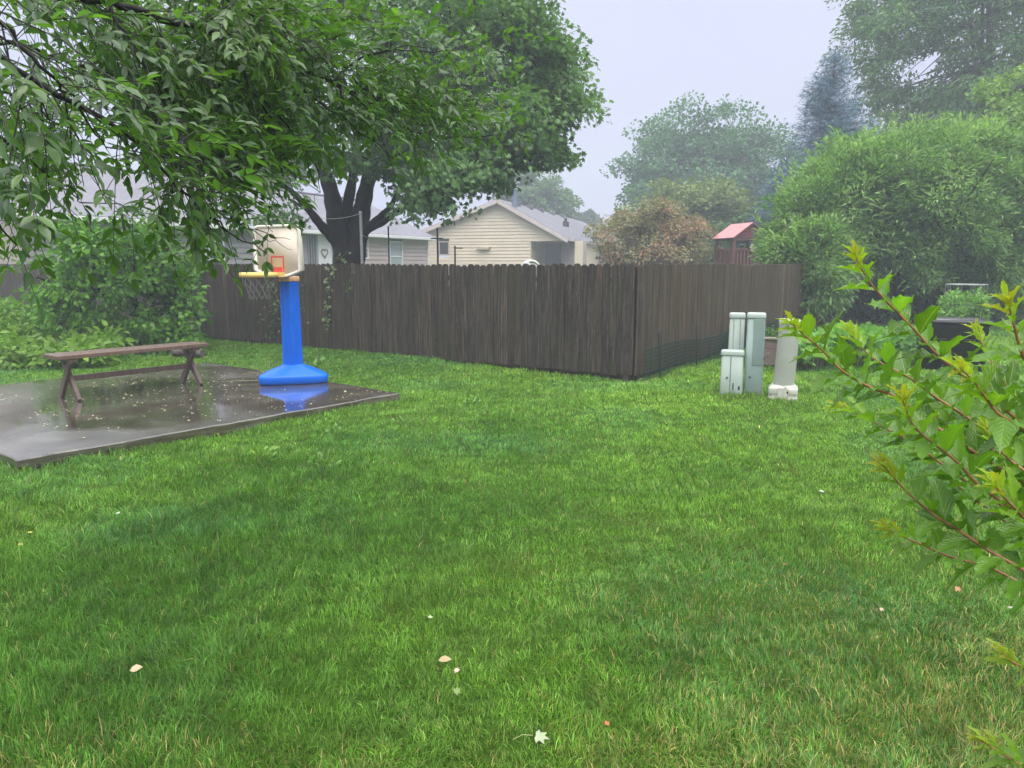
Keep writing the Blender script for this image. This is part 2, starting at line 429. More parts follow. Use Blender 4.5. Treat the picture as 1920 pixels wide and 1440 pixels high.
def slab():
    t = empty('concrete_slab', SR-Vector((0,0,SZ)), 'dark wet concrete slab with puddles and leaf litter under the bench', 'concrete slab')
    m, nt, b, out = mat_new('wet_concrete')
    n1 = noise(nt, .75, 4, coord='Generated', sc=(5,5,1)); n2 = noise(nt, 45, 5, coord='Generated', sc=(5,5,1)); n3 = noise(nt, 2.6, 6, coord='Generated', sc=(5,5,1))
    r = ramp(nt, n3.outputs[0], [(.3, (.038,.031,.021)), (.5, (.080,.068,.048)), (.72, (.16,.145,.118))])
    mu = nd(nt, 'ShaderNodeMix', data_type='RGBA', blend_type='MULTIPLY'); mu.inputs[0].default_value = 1
    r2 = ramp(nt, n2.outputs[0], [(.35, (.7,.7,.7)), (.65, (1.2,1.2,1.2))]); nt.links.new(r.outputs[0], mu.inputs[6]); nt.links.new(r2.outputs[0], mu.inputs[7])
    nt.links.new(mu.outputs[2], b.inputs['Base Color'])
    rr = ramp(nt, n1.outputs[0], [(.34, (.04,.04,.04)), (.50, (.13,.13,.13)), (.64, (.30,.30,.30))]); nt.links.new(rr.outputs[0], b.inputs['Roughness'])
    b.inputs['Specular IOR Level'].default_value = .7; b.inputs['Coat Weight'].default_value = .75; b.inputs['Coat IOR'].default_value = 1.6; nt.links.new(rr.outputs[0], b.inputs['Coat Roughness'])
    # the water film smooths the surface: bump only where it is rougher
    bm_ = bump(nt, b, n2.outputs[0], .3, .002)
    ms = nd(nt, 'ShaderNodeMath', operation='MULTIPLY'); nt.links.new(rr.outputs[0], ms.inputs[0]); ms.inputs[1].default_value = 1.0; nt.links.new(ms.outputs[0], bm_.inputs['Strength'])
    mb = MB(); n = 44
    # slightly ragged outline
    pts = []
    def edge(a, b_, na, nrm):
        for i in range(na):
            f = i/na; p = a+(b_-a)*f; pts.append(p+nrm*((random.random()-.5)*.022+.012*math.sin(f*23)))
    o0 = Vector((0,0,0)); u = sl_u*SLU; v = -sl_v*SLV
    edge(o0, u, n, -sl_v); edge(u, u+v, n, sl_u); edge(u+v, v, n, -sl_v); edge(v, o0, n, sl_u)
    top = [p+Vector((0,0,SZ)) for p in pts]; cen = (u+v)/2
    mid = [p+Vector((0,0,SZ-.012))+(p-cen).normalized()*.012 for p in pts]
    bot = [p+Vector((0,0,-.06))+(p-cen).normalized()*.012 for p in pts]
    mb.loft([bot, mid, top], cap=True, smooth=False)
    mb.build('slab', m, t)
    # fallen petals and leaf bits
    N = 900; a = rng.random(N)**.8*SLU*.85; bb = rng.random(N)*SLV*.85
    px_ = SR.x+sl_u.x*a-sl_v.x*bb; py_ = SR.y+sl_u.y*a-sl_v.y*bb
    kk = vn(px_*2, py_*2, 3) > .35; px_, py_ = px_[kk], py_[kk]; n_ = len(px_)
    P = np.stack([px_, py_, np.full(n_, SZ+.003)], 1); th = rng.random(n_)*6.28
    D = np.stack([np.cos(th), np.sin(th), rng.normal(0, .06, n_)], 1); Nn = np.stack([rng.normal(0, .12, n_), rng.normal(0, .12, n_), np.ones(n_)], 1)
    c = cvar(n_, (.62,.57,.40), (.30,.29,.12), .3)
    o = leaves('leaf_litter', P, D, Nn, .016+.035*rng.random(n_)**2, .6, LEAF_D, leafmat('litter', .5, .1), None, c)
    tag(o, 'small pale petals and leaf bits scattered on the wet slab', 'leaf litter', kind='stuff')
slab()

# ================= bench =================
def bench():
    f1 = G(131.5, 749, SZ); f2 = G(359, 719.5, SZ)
    dv = (f2-f1); dv.z = 0; L = dv.length; e1 = dv.normalized(); e2 = Vector((-e1.y, e1.x, 0))
    c = (f1+f2)/2; c.z = SZ
    t = empty('bench', c, 'weathered brown wooden bench with crossed legs standing on the wet slab', 'bench')
    M = Matrix((e1, e2, Vector((0,0,1)))).transposed()
    wm = woodmat('bench_wood', (.22,.135,.095), (.085,.052,.038), .33, sc=(1,12,12), spec=.6)
    wd = woodmat('bench_leg_wood', (.17,.105,.078), (.06,.038,.03), .4, sc=(10,10,1.5), spec=.5)
    hs = BH; ov = .13; half = L/2+ov+.06; w2 = .165
    mb = MB()
    for k in range(3):
        y = (k-1)*.145; mb.box(M @ Vector((0, y, hs-.025)), (2*half-.0, .139, .05), M)
    mb.build('seat', wm, t, bevel=.006)
    for s in (-1, 1):
        x = s*L/2
        for q in (-1, 1):
            mb = MB(); mb.bar(M @ Vector((x+q*.023, -q*.215, .0)), M @ Vector((x+q*.023, q*.165, hs-.078)), .045, .085, up=M @ Vector((0,1,0)))
            mb.build('leg', wd, t, bevel=.004)
        mb = MB(); mb.box(M @ Vector((x, 0, hs-.072)), (.10, .40, .042), M); mb.build('cleat', wd, t, bevel=.004)
    mb = MB(); mb.bar(M @ Vector((-L/2+.042, 0, .265)), M @ Vector((L/2-.042, 0, .265)), .04, .07); mb.build('stretcher', wd, t, bevel=.004)
    n_ = 46; P = np.array([tuple(M @ Vector(((random.random()-.5)*2*half*.95, (random.random()-.5)*.3, hs+.002))) for _ in range(n_)])+np.array(c)
    th = rng.random(n_)*6.28; D = np.stack([np.cos(th), np.sin(th), 0*th], 1); Nn = np.tile([0,.05,1.], (n_, 1))
    o = leaves('leaf_litter', P, D, Nn, .015+.025*rng.random(n_), .5, LEAF_D, bpy.data.materials['litter'], None, cvar(n_, (.55,.48,.33), (.3,.24,.12)))
    tag(o, 'pale petals stuck to the top of the wooden bench', 'leaf litter', kind='stuff')
BH = .585
bench()

# ================= toy basketball hoop =================
def hoop():
    c = G(551, 716, SZ)
    fw = Vector((c.x, c.y, 0)).normalized(); rt = Vector((fw.y, -fw.x, 0))       # away / right as seen
    t = empty('basketball_hoop', c, 'toy basketball hoop with blue post, tan backboard and yellow rim', 'basketball hoop')
    blue = simple('blue_plastic', (.0015,.135,.68), (.0015,.12,.60), 3, .3, bmp=.05, bd=.003, spec=.3)
    dbl = simple('dark_plug', (.004,.10,.45), None, 4, .4)
    # facing direction (hoop points left and towards the viewer)
    ang = R(44); nrm = (-rt*math.sin(ang)-fw*math.cos(ang)).normalized(); sd = Vector((-nrm.y, nrm.x, 0))
    if sd.dot(rt) < 0: sd = -sd
    def ring(a, b, z, p=3.0, n=48, off=(0,0), flat=0):
        r_ = []
        for k in range(n):
            th = 2*math.pi*k/n; cx, sx = math.cos(th), math.sin(th)
            x = a*math.copysign(abs(cx)**(2/p), cx); y = b*math.copysign(abs(sx)**(2/p), sx)
            x2 = x*(1-.10*y/b) if b else x
            r_.append(rt*(x2+off[0])+fw*(y+off[1])+Vector((0,0,z)))
        return r_
    mb = MB()
    px = .0
    mb.loft([ring(.44,.28,.0,4.2), ring(.462,.30,.02,4.2), ring(.468,.305,.105,4.2), ring(.460,.298,.122,4.1), ring(.435,.28,.138,3.8), ring(.31,.22,.198,2.7), ring(.20,.18,.238,2.9), ring(.165,.155,.25,3.4), ring(.155,.148,.265,3.6)])
    mb.build('base', blue, t)
    # recessed handle / filling plug on the left shoulder
    mb = MB(); q = -rt*.30-fw*.05
    out = [q+rt*(.085*math.cos(a)*(1 if True else 1))+fw*(.075*math.sin(a))+Vector((0,0,.176+.3*.085*math.cos(a))) for a in [2*math.pi*k/20 for k in range(20)]]
    inn = [q+rt*(.06*math.cos(a))+fw*(.05*math.sin(a))+Vector((0,0,.180+.3*.06*math.cos(a))) for a in [2*math.pi*k/20 for k in range(20)]]
    bot = [p-Vector((0,0,.045)) for p in out]; inb = [p-Vector((0,0,.012)) for p in inn]
    mb.loft([bot, out, inn, inb], cap=True); mb.build('filling_plug', dbl, t)
    # fluted post
    def fl(z, s):
        pts_ = []; hw, r_ = .104, .012
        side = [(-.094,0),(-.062,0),(-.052,.011),(-.030,.011),(-.020,0),(.020,0),(.030,.011),(.052,.011),(.062,0),(.094,0)]
        for q in range(4):
            a0 = q*math.pi/2; ex = Vector((math.cos(a0), math.sin(a0), 0)); ey = Vector((-math.sin(a0), math.cos(a0), 0))
            for (u_, g_) in side: pts_.append(ex*(hw-g_)+ey*u_)
            for k in range(1, 4):
                b_ = k*math.pi/8; pts_.append(ex*(hw-r_+r_*math.cos(b_))+ey*(hw-r_+r_*math.sin(b_)))
        return [(sd*p.x+nrm*p.y)*s+Vector((0,0,z)) for p in pts_]
    def fl_old(z, s):
        r_ = []; n = 96
        for k in range(n):
            th = 2*math.pi*k/n; cx, sx = math.cos(th), math.sin(th); p = 4.2
            x = .128*math.copysign(abs(cx)**(2/p), cx); y = .120*math.copysign(abs(sx)**(2/p), sx)
            g = 1.0
            # two grooves per face
            for gx in (-.35, .35):
                if abs(y) > .09: g -= .085*math.exp(-((x/.128-gx)/.11)**2)
                if abs(x) > .09: g -= .085*math.exp(-((y/.12-gx)/.11)**2)
            r_.append((sd*x+nrm*y)*g*s+Vector((0,0,z)))
        return r_
    ztop = (H-32/1400*10.8)-SZ
    mb = MB(); mb.loft([fl(.255, 1.0), fl(.9, .95), fl(ztop, .90)], smooth=False); mb.build('pole', blue, t, bevel=.004)
    tan = simple('tan_plastic', (.74,.65,.53), (.68,.59,.47), 3, .45)
    cream = simple('cream_plastic', (.80,.76,.66), (.72,.68,.58), 3, .4)
    org = simple('orange_plastic', (.78,.46,.24), (.70,.40,.20), 3, .4)
    yel = simple('yellow_plastic', (.80,.56,.16), (.74,.50,.14), 3, .35)
    red = simple('red_plastic', (.60,.05,.04), None, 3, .4)
    mb = MB(); mb.loft([fl(ztop+.002, .95), fl(ztop+.012, 1.0), fl(ztop+.065, 1.0), fl(ztop+.075, .93)]); mb.build('collar', org, t, )
    # backboard: rounded rectangle with raised cream border
    zb = ztop+.075; bw, bh = .46, .72; cb = nrm*.20+Vector((0,0,zb+bh/2-.01))
    def rr(w_, h_, r_, z0=0, n=7, flare=0):
        o_ = []
        for (sx, sy, a0) in ((1,1,0),(-1,1,90),(-1,-1,180),(1,-1,270)):
            for k in range(n+1):
                a = R(a0+90*k/n); rx = r_
                x = sx*(w_-rx)+rx*math.cos(a); y = sy*(h_/2-rx)+rx*math.sin(a)
                # board narrows above, widest low, cut in to the collar at the bottom
                if y < -h_*.36: x *= 1-.55*((-y-h_*.36)/(h_*.14))**1.3
                else: x *= 1.0-.07*((y+h_*.36)/(h_*.86))
                o_.append(cb+sd*x+Vector((0,0,y))+nrm*z0)
        return o_
    mb = MB()
    # back shell + flange
    mb.loft([rr(bw-.02,bh-.04,.08,-.045), rr(bw,bh,.10,-.03), rr(bw,bh,.10,.018), rr(bw-.014,bh-.028,.09,.026), rr(bw-.036,bh-.072,.07,.018), rr(bw-.04,bh-.08,.07,.002)], cap=False)
    mb.add(rr(bw-.02,bh-.04,.08,-.045), [tuple(range(32))[::-1]])
    for s_ in (-.1, .1): mb.bar(Vector((0,0,ztop+.05))+sd*s_*.5, cb+sd*s_-nrm*.04+Vector((0,0,-.12)), .05, .05)
    mb.bar(Vector((0,0,ztop+.072)), cb+Vector((0,0,-bh/2+.03))-nrm*.03, .14, .05)
    mb.build('board_frame', cream, t)
    mb = MB(); mb.loft([rr(bw-.037,bh-.074,.07,-.008), rr(bw-.037,bh-.074,.07,.004)]); mb.build('backboard', tan, t)
    # red square mark
    zl = -bh*.30
    mb = MB()
    for (x, z_, w_, h_) in ((0,-.16,.16,.07),(0,.02,.20,.02),(-.11,-.08,.02,.22),(.11,-.08,.02,.22)):
        mb.box(cb+sd*x+Vector((0,0,z_-.10))+nrm*.0065, (w_, .004, h_), Matrix((sd, nrm, Vector((0,0,1)))).transposed())
    mb.build('target_square', red, t)
    # rim
    rc = cb+nrm*(.02+.12+.235)+Vector((0,0,-bh/2+.035)); rr_ = .235
    mb = MB(); n = 40; rings = []
    sec = [(-.028,-.022),(.0,-.03),(.026,-.02),(.032,.0),(.026,.022),(.0,.03),(-.026,.022),(-.03,0)]
    vs = []; fs = []
    for k in range(n):
        a = 2*math.pi*k/n; dr = sd*math.cos(a)+nrm*math.sin(a)
        for (q1, q2) in sec: vs.append(rc+dr*(rr_+q1)+Vector((0,0,q2*1.15)))
    m_ = len(sec)
    for k in range(n):
        for j in range(m_): fs.append((k*m_+j, k*m_+(j+1) % m_, ((k+1) % n)*m_+(j+1) % m_, ((k+1) % n)*m_+j))
    mb.add(vs, fs, True)
    mb.loft([[cb+nrm*z+sd*(x*w_)+Vector((0,0,-bh/2+.035+y)) for x, y in ((-1,-.032),(1,-.032),(1,.032),(-1,.032))] for z, w_ in ((.01,.14),(.08,.13),(.18,.085))], smooth=False)
    mb.build('rim', yel, t)
    # net
    mb = MB(); K = 12
    lev = [(0,-.03,.225),(1,-.10,.205),(2,-.18,.165),(3,-.26,.14),(4,-.33,.135)]
    def npnt(i, k):
        _, z, r_ = lev[i]; a = 2*math.pi*(k+.5*(i % 2))/K; return rc+sd*(r_*math.cos(a))+nrm*(r_*math.sin(a))+Vector((0,0,z))
    for i in range(len(lev)-1):
        for k in range(K):
            mb.tube([npnt(i, k), npnt(i+1, k if i % 2 == 0 else k)], .004, 5, cap=False)
            mb.tube([npnt(i, k), npnt(i+1, (k-1) if i % 2 == 0 else (k+1))], .004, 5, cap=False)
    mb.build('net', simple('net_cord', (.16,.17,.15), (.11,.12,.10), 20, .8), t)
hoop()

# ================= fences =================
def fence(name, A, dirv, L, face, label, seed, post_step=2.44, zb=.055, ztop=1.80, pw=.138, gap=.006, dog=.5, mats=None, ph=1.0):
    """A start point, dirv direction, face = vector towards the viewer"""
    rd = random.Random(seed); t = empty(name, A, label, 'fence')
    e = dirv; f = face; up = Vector((0,0,1))
    ns = int(round(L/post_step)); x = 0.0
    cols = []
    for s in range(ns):
        mb = MB(); x1 = (s+1)*post_step; cl = []
        # panels are hung separately, so their tops step a little
        dz = rd.uniform(-.012, .012)
        while x < x1-.02:
            w_ = pw*rd.uniform(.9, 1.06); th = .018; z0 = zb+rd.uniform(-.015, .02); zt = ztop+dz+rd.uniform(-.014, .012)
            cr = w_*.5*dog; off = rd.uniform(0, .006); tilt = rd.uniform(-.004, .004)
            ox = [(0,0),(w_,0)]
            pts = [(0, z0), (w_, z0+rd.uniform(-.008,.008)), (w_, zt-cr*.9), (w_-cr*.22, zt-cr*.42), (w_-cr*.72, zt-cr*.08), (w_*.5, zt), (cr*.72, zt-cr*.08), (cr*.22, zt-cr*.42), (0, zt-cr*.9)]
            out = [e*(x+a+tilt*(b-z0))+up*b for a, b in pts]
            nv = len(mb.v); mb.prism(out, f*(.02+off), f*th)
            g_ = rd.random(); 
            c_ = (1.0+rd.uniform(-.22,.25))*(1.55 if rd.random() < .05 else 1); warm = rd.uniform(-.07,.07)
            cl += [(c_*(1+warm), c_, c_*(1-warm))]*(len(mb.v)-nv)
            x += w_+gap*rd.uniform(.4, 2.2)
        o = mb.build('picket_panel', mats[0], t)
        a_ = o.data.attributes.new('col', 'FLOAT_COLOR', 'POINT')
        cc = np.ones((len(mb.v), 4), dtype=np.float32); cc[:, :3] = np.array(cl); a_.data.foreach_set('color', cc.ravel())
    for s in range(ns+1):
        mb = MB(); mb.box(e*(s*post_step)+f*(-.105)+up*(ztop/2-.09), (.09, .09, ztop+.1), Matrix((e, f, up)).transposed()); mb.build('post', mats[1], t)
    mb = MB(); mb.box(e*(ns*post_step/2)+f*(-.045)+up*.06, (ns*post_step-.02, .02, .16), Matrix((e, f, up)).transposed()); mb.build('gap_shade_board', mats[1], t)  # added dark board standing in for the shade in the gap under the pickets
    for z_ in (.38, 1.0, 1.55):
        mb = MB(); mb.box(e*(ns*post_step/2)+f*(-.0185)+up*z_, (ns*post_step-.02, .037, .085), Matrix((e, f, up)).transposed()); mb.build('rail', mats[1], t)
    return t
def fencemat(name, c_dark, c_mid, c_light, moss):
    m, nt, b, out = mat_new(name)
    at_ = nd(nt, 'ShaderNodeAttribute', attribute_name='col')
    g = nd(nt, 'ShaderNodeNewGeometry')
    # world-height driven moss/stain with its own ragged shape; grain stretched along z
    n = noise(nt, 2.2, 8, sc=(22,22,.7), rough=.72); n2 = noise(nt, 5, 6, sc=(9,9,1.6), rough=.75); n3 = noise(nt, 1.1, 5, sc=(2.5,2.5,1))
    r = ramp(nt, n.outputs[0], [(.38, c_dark), (.5, c_mid), (.60, c_light)])
    mu = nd(nt, 'ShaderNodeMix', data_type='RGBA', blend_type='MULTIPLY'); mu.inputs[0].default_value = 1; nt.links.new(r.outputs[0], mu.inputs[6]); nt.links.new(at_.outputs['Color'], mu.inputs[7])
    # pale lichen streaks
    r2 = ramp(nt, n2.outputs[0], [(.56, (0,0,0)), (.72, (.7,.7,.7))]); m2 = nd(nt, 'ShaderNodeMix', data_type='RGBA')
    nt.links.new(r2.outputs[0], m2.inputs[0]); nt.links.new(mu.outputs[2], m2.inputs[6]); m2.inputs[7].default_value = (.19,.15,.11,1)
    r3 = ramp(nt, n3.outputs[0], [(.47, (0,0,0)), (.72, (.6,.6,.6))]); m3 = nd(nt, 'ShaderNodeMix', data_type='RGBA')
    nt.links.new(r3.outputs[0], m3.inputs[0]); nt.links.new(m2.outputs[2], m3.inputs[6]); m3.inputs[7].default_value = (*moss, 1)
    nt.links.new(m3.outputs[2], b.inputs['Base Color']); b.inputs['Roughness'].default_value = .62; b.inputs['Specular IOR Level'].default_value = .35
    bump(nt, b, n.outputs[0], .7, .008)
    return m
fm1 = fencemat('weathered_fence_wood', (.012,.007,.004), (.036,.026,.018), (.098,.076,.058), (.040,.040,.016))
fm2 = fencemat('brown_fence_wood', (.028,.018,.010), (.054,.038,.025), (.112,.082,.056), (.058,.056,.024))
fm3 = simple('fence_rail_wood', (.06,.045,.035), (.025,.018,.014), 6, .7)
FL = fence('wooden_fence', Vector((C.x, C.y, 0)), U, 29.3, -V, 'long dark weathered picket fence running left behind the hoop and bench', 11, mats=(fm1, fm3), dog=.75)
FRr = fence('wooden_fence', Vector((C.x, C.y, 0)), V, 22, Vector((U.x*-1, U.y*-1, 0)), 'brown picket fence running back from the corner, behind the utility pedestals', 12, mats=(fm2, fm3), dog=.55, gap=.004)
def fpt(px, py, off=.06):
    """the point of the left fence's face seen at a pixel"""
    d = ray(px, py); A = Vector((C.x, C.y, 0))-V*(off+.04); o_ = Vector((0,0,H))
    t = (A-o_).dot(V)/d.dot(V); return o_+d*t

# green plastic netting along the foot of the right fence
def netting():
    A = Vector((C.x, C.y, 0))-U*.16+V*.02; L = 9.5
    t = empty('netting', A, 'low dark green plastic garden netting along the foot of the right fence', 'netting')
    gm = simple('green_netting', (.012,.075,.052), (.008,.05,.036), 8, .5)
    mb = MB(); s = .05; n = int(L/s)
    def P(i, j, hh):
        x = i*s; zt = .50+.03*math.sin(x*1.7); z = .0+j/8*zt; bow = .05*math.sin(x*2.6)*math.sin(j/8*3.0)-.04*(1-j/8)
        return V*x+(-U)*(bow+.03)+Vector((0,0,z))
    for i in range(n+1):
        mb.tube([P(i, j, 0) for j in (0,2,4,6,8)], .0045, 3, cap=False)
    for j in range(9):
        pts = [P(i, j, 0) for i in range(0, n+1, 2)]
        mb.tube(pts, .0045 if 0 < j < 8 else .008, 3, cap=False)
    mb.build('mesh_net', gm, t)
    for x in (.5, 2.1, 3.9, 5.8, 7.6):
        mb = MB(); lean = random.uniform(-.12,.12)
        mb.tube([V*x-U*.07+Vector((0,0,-.1)), V*(x+lean)-U*.05+Vector((0,0,.72))], .012, 6); mb.build('stake', simple('stake_%d' % int(x*10), (.03,.05,.035), None, 5, .6), t)
netting()

# ================= utility pedestals =================
def ground_pt(px, py):
    p = G(px, py); return Vector((p.x, p.y, hz(p.x, p.y)))
def facing(p):
    f = Vector((p.x, p.y, 0)).normalized(); return Vector((f.y, -f.x, 0)), f
def pedmat(name, c, c2, dirt=(.16,.15,.11)):
    m, nt, b, out = mat_new(name); n = noise(nt, 3, 5); r = ramp(nt, n.outputs[0], [(.35, c2), (.65, c)])
    n2 = noise(nt, 9, 6, sc=(2,2,.5)); tc = nd(nt, 'ShaderNodeTexCoord'); sp = nd(nt, 'ShaderNodeSeparateXYZ'); nt.links.new(tc.outputs['Object'], sp.inputs[0])
    ma = nd(nt, 'ShaderNodeMath', operation='MULTIPLY_ADD'); nt.links.new(sp.outputs[2], ma.inputs[0]); ma.inputs[1].default_value = -3.0; nt.links.new(n2.outputs[0], ma.inputs[2])
    r2 = ramp(nt, ma.outputs[0], [(.35, (0,0,0)), (.55, (.6,.6,.6))]); mi = nd(nt, 'ShaderNodeMix', data_type='RGBA')
    nt.links.new(r2.outputs[0], mi.inputs[0]); nt.links.new(r.outputs[0], mi.inputs[6]); mi.inputs[7].default_value = (*dirt, 1)
    nt.links.new(mi.outputs[2], b.inputs['Base Color']); b.inputs['Roughness'].default_value = .42
    return m
pg1 = pedmat('grey_green_enamel', (.31,.38,.325), (.27,.34,.29)); pg2 = pedmat('pale_green_enamel', (.235,.315,.28), (.205,.285,.25)); lidm = pedmat('pale_lid_enamel', (.44,.50,.45), (.38,.44,.39))
drk = simple('dark_hardware', (.03,.03,.03), None, 5, .4); drk2 = simple('dark_seam_grey', (.10,.12,.11), None, 5, .6)  # second one is the dark grey of the seam and louvre strips
def rrect(w_, d_, r_, z, rt, fw, n=5, ox=0, oy=0):
    o_ = []
    for (sx, sy, a0) in ((1,1,0),(-1,1,90),(-1,-1,180),(1,-1,270)):
        for k in range(n+1):
            a = R(a0+90*k/n); o_.append(rt*(ox+sx*(w_/2-r_)+r_*math.cos(a))+fw*(oy+sy*(d_/2-r_)+r_*math.sin(a))+Vector((0,0,z)))
    return o_
def pedestal(px, pybot, pytop, wpx, dep, label, mat, door=None, low=False, twist=0):
    p = ground_pt(px, pybot); zc = (p.y*CT+(H-p.z)*ST); w_ = wpx/1400*zc
    rt, f = facing(p)
    if twist: m_ = Matrix.Rotation(R(twist), 3, 'Z'); rt = m_ @ rt; f = m_ @ f
    c = p+f*(dep/2); top = at(px, pytop, p.y+.03).z-p.z
    t = empty('utility_pedestal', c, label, 'utility pedestal', 'utility pedestals on the lawn beside the fence')
    mb = MB(); k = .035
    mb.loft([rrect(w_*1.0, dep, k, -.05, rt, f), rrect(w_*1.0, dep, k, .02, rt, f), rrect(w_*.96, dep*.96, k, top-.075, rt, f)]); mb.build('body', mat, t)
    mb = MB(); mb.loft([rrect(w_*1.01, dep*1.01, k, top-.072, rt, f), rrect(w_*1.03, dep*1.03, k, top-.06, rt, f), rrect(w_*1.03, dep*1.03, k, top-.022, rt, f), rrect(w_*.98, dep*.98, k*.9, top-.006, rt, f), rrect(w_*.85, dep*.85, k*.8, top, rt, f)])
    mb.build('cap', lidm, t)
    Mx = Matrix((rt, f, Vector((0,0,1)))).transposed()
    if door:
        a, b_, z0, z1 = door
        mb = MB(); mb.box(rt*((a+b_)/2*w_)+f*(-dep*.485-.004)+Vector((0,0,(z0+z1)/2*top)), ((b_-a)*w_, .012, (z1-z0)*top), Mx); mb.build('cover_plate', mat, t, bevel=.004)
        mb = MB(); mb.tube([rt*(b_*w_+.012)+f*(-dep*.49)+Vector((0,0,z0*top+.10)), rt*(b_*w_+.012)+f*(-dep*.49-.03)+Vector((0,0,z0*top+.10))], .011, 10); mb.build('bolt', drk, t)
    mb = MB(); mb.tube([rt*(-.2*w_)+f*(-dep*.49+.01)+Vector((0,0,.24)), rt*(-.2*w_)+f*(-dep*.49-.012)+Vector((0,0,.24))], .012, 10); mb.build('bolt', drk, t)
    return t, rt, f, w_, top, dep
def peds():
    # tall left
    t, rt, f, w_, top, dep = pedestal(1376, 733, 587, 28, .20, 'narrow tall grey-green utility pedestal, left one of the two tall ones', pg1)
    Mx = Matrix((rt, f, Vector((0,0,1)))).transposed()
    for x in (-.2, .22):
        mb = MB(); mb.box(rt*(x*w_)+f*(-dep*.485)+Vector((0,0,top*.55)), (.008, .012, top*.8), Mx); mb.build('rib', pg1, t)
    # tall right
    t, rt, f, w_, top, dep = pedestal(1411, 741, 587, 33, .22, 'widest tall pale green utility pedestal with a cover plate on its face', pg2, door=(-.12,.46,.36,.93))
    Mx = Matrix((rt, f, Vector((0,0,1)))).transposed()
    for i in range(5):
        mb = MB(); mb.box(rt*(w_*.485)+f*(-.02)+Vector((0,0,top*(.62+.055*i))), (.016, .10, .018), Mx); mb.build('louvre', drk2, t)
    # low left
    t, rt, f, w_, top, dep = pedestal(1370, 743, 657, 41, .17, 'short grey-green utility pedestal in front of the narrow tall one', pg1)
    Mx = Matrix((rt, f, Vector((0,0,1)))).transposed()
    mb = MB(); mb.box(rt*(-.06*w_)+f*(-dep*.49)+Vector((0,0,top*.45)), (.006, .012, top*.84), Mx); mb.build('seam', drk2, t)
    mb = MB(); mb.box(rt*(.34*w_)+f*(-dep*.49)+Vector((0,0,.10)), (.02, .012, .05), Mx); mb.build('latch', drk, t)
    mb = MB(); mb.box(rt*(.08*w_)+f*(-dep*.49)+Vector((0,0,.12)), (.012, .012, .10), Mx); mb.build('latch', drk, t)
peds()
def pipe():
    p = ground_pt(1467, 752); rt, f = facing(p); zc = p.y*CT+(H-p.z)*ST; c = p+f*.13
    t = empty('utility_post', c, 'leaning round cream utility post on a moulded plastic base', 'utility post')
    wm = pedmat('cream_plastic_post', (.38,.40,.34), (.33,.35,.29)); wm2 = pedmat('white_plastic_base', (.55,.55,.46), (.48,.48,.40))
    Mx = Matrix((rt, f, Vector((0,0,1)))).transposed()
    z1 = at(1481, 598, c.y).z-c.z; dxt = .04
    r_ = .135
    top = rt*dxt+Vector((0,0,z1)); b0 = Vector((0,0,.12))
    ax = (top-b0).normalized()
    mb = MB(); mb.tube([b0, b0+(top-b0)*.3, b0+(top-b0)*.955], [r_, r_*1.0, r_*.97], 40); mb.build('post', wm, t)
    mb = MB(); mb.tube([b0+(top-b0)*.935, b0+(top-b0)*.94, b0+(top-b0)*.985, top], [r_*.99, r_*1.04, r_*1.04, r_*.93], 40); mb.build('cap', wm2, t)
    mb = MB()
    bw = .185
    mb.loft([rrect(bw*2, bw*1.7, .03, -.04, rt, f), rrect(bw*2, bw*1.7, .03, .045, rt, f)])
    mb.loft([rrect(bw*2-.05, bw*1.6, .03, .045, rt, f), rrect(bw*2-.05, bw*1.6, .03, .085, rt, f)])
    mb.loft([rrect(bw*2, bw*1.7, .03, .085, rt, f), rrect(bw*2, bw*1.7, .03, .155, rt, f), rrect(bw*1.9, bw*1.6, .03, .17, rt, f), rrect(bw*1.5, bw*1.4, .06, .20, rt, f)])
    mb.box(f*(-bw*.85)+Vector((0,0,.07)), (.13,.03,.20), Mx); mb.box(rt*.03+f*(-bw*.87)+Vector((0,0,.08)), (.03,.04,.22), Mx)
    mb.build('base', wm2, t, bevel=.006)
    mb = MB(); mb.box(rt*.055+f*(-bw*.87)+Vector((0,0,.115)), (.022,.026,.03), Mx); mb.build('slot', drk, t)
pipe()

# ================= raised planter, bin, cage =================
def planter():
    p = G(1470, 686); p.z = 0; rt, f = facing(p)
    t = empty('raised_planter', p, 'raised wooden planter box behind the utility post, filled with green plants', 'planter')
    wm = woodmat('planter_wood', (.27,.21,.17), (.14,.105,.085), .6, sc=(1,10,10))
    Mx = Matrix((rt, f, Vector((0,0,1)))).transposed(); hh = .48
    for k in range(3):
        mb = MB(); mb.box(rt*.05+Vector((0,0,.08+k*.15)), (1.15,.035,.145), Mx); mb.box(rt*.05+f*1.2+Vector((0,0,.08+k*.15)), (1.15,.035,.145), Mx)
        mb.box(rt*-.51+f*.6+Vector((0,0,.08+k*.15)), (.035,1.16,.145), Mx); mb.box(rt*.61+f*.6+Vector((0,0,.08+k*.15)), (.035,1.16,.145), Mx); mb.build('board', wm, t)
    mb = MB(); mb.box(rt*.05+f*(-.01)+Vector((0,0,hh+.012)), (1.27,.10,.028), Mx); mb.box(rt*.05+f*1.2+Vector((0,0,hh+.012)), (1.27,.10,.028), Mx); mb.build('cap_rail', simple('cap_wood', (.42,.37,.30), (.32,.28,.22), 6, .6), t)
    mb = MB(); mb.box(rt*.05+f*.6+Vector((0,0,.40)), (1.08,1.15,.04), Mx); mb.build('potting_soil', simple('potting_soil', (.03,.022,.015), None, 20, .95, bmp=.6), t)
    return p, rt, f
PLp, PLr, PLf = planter()
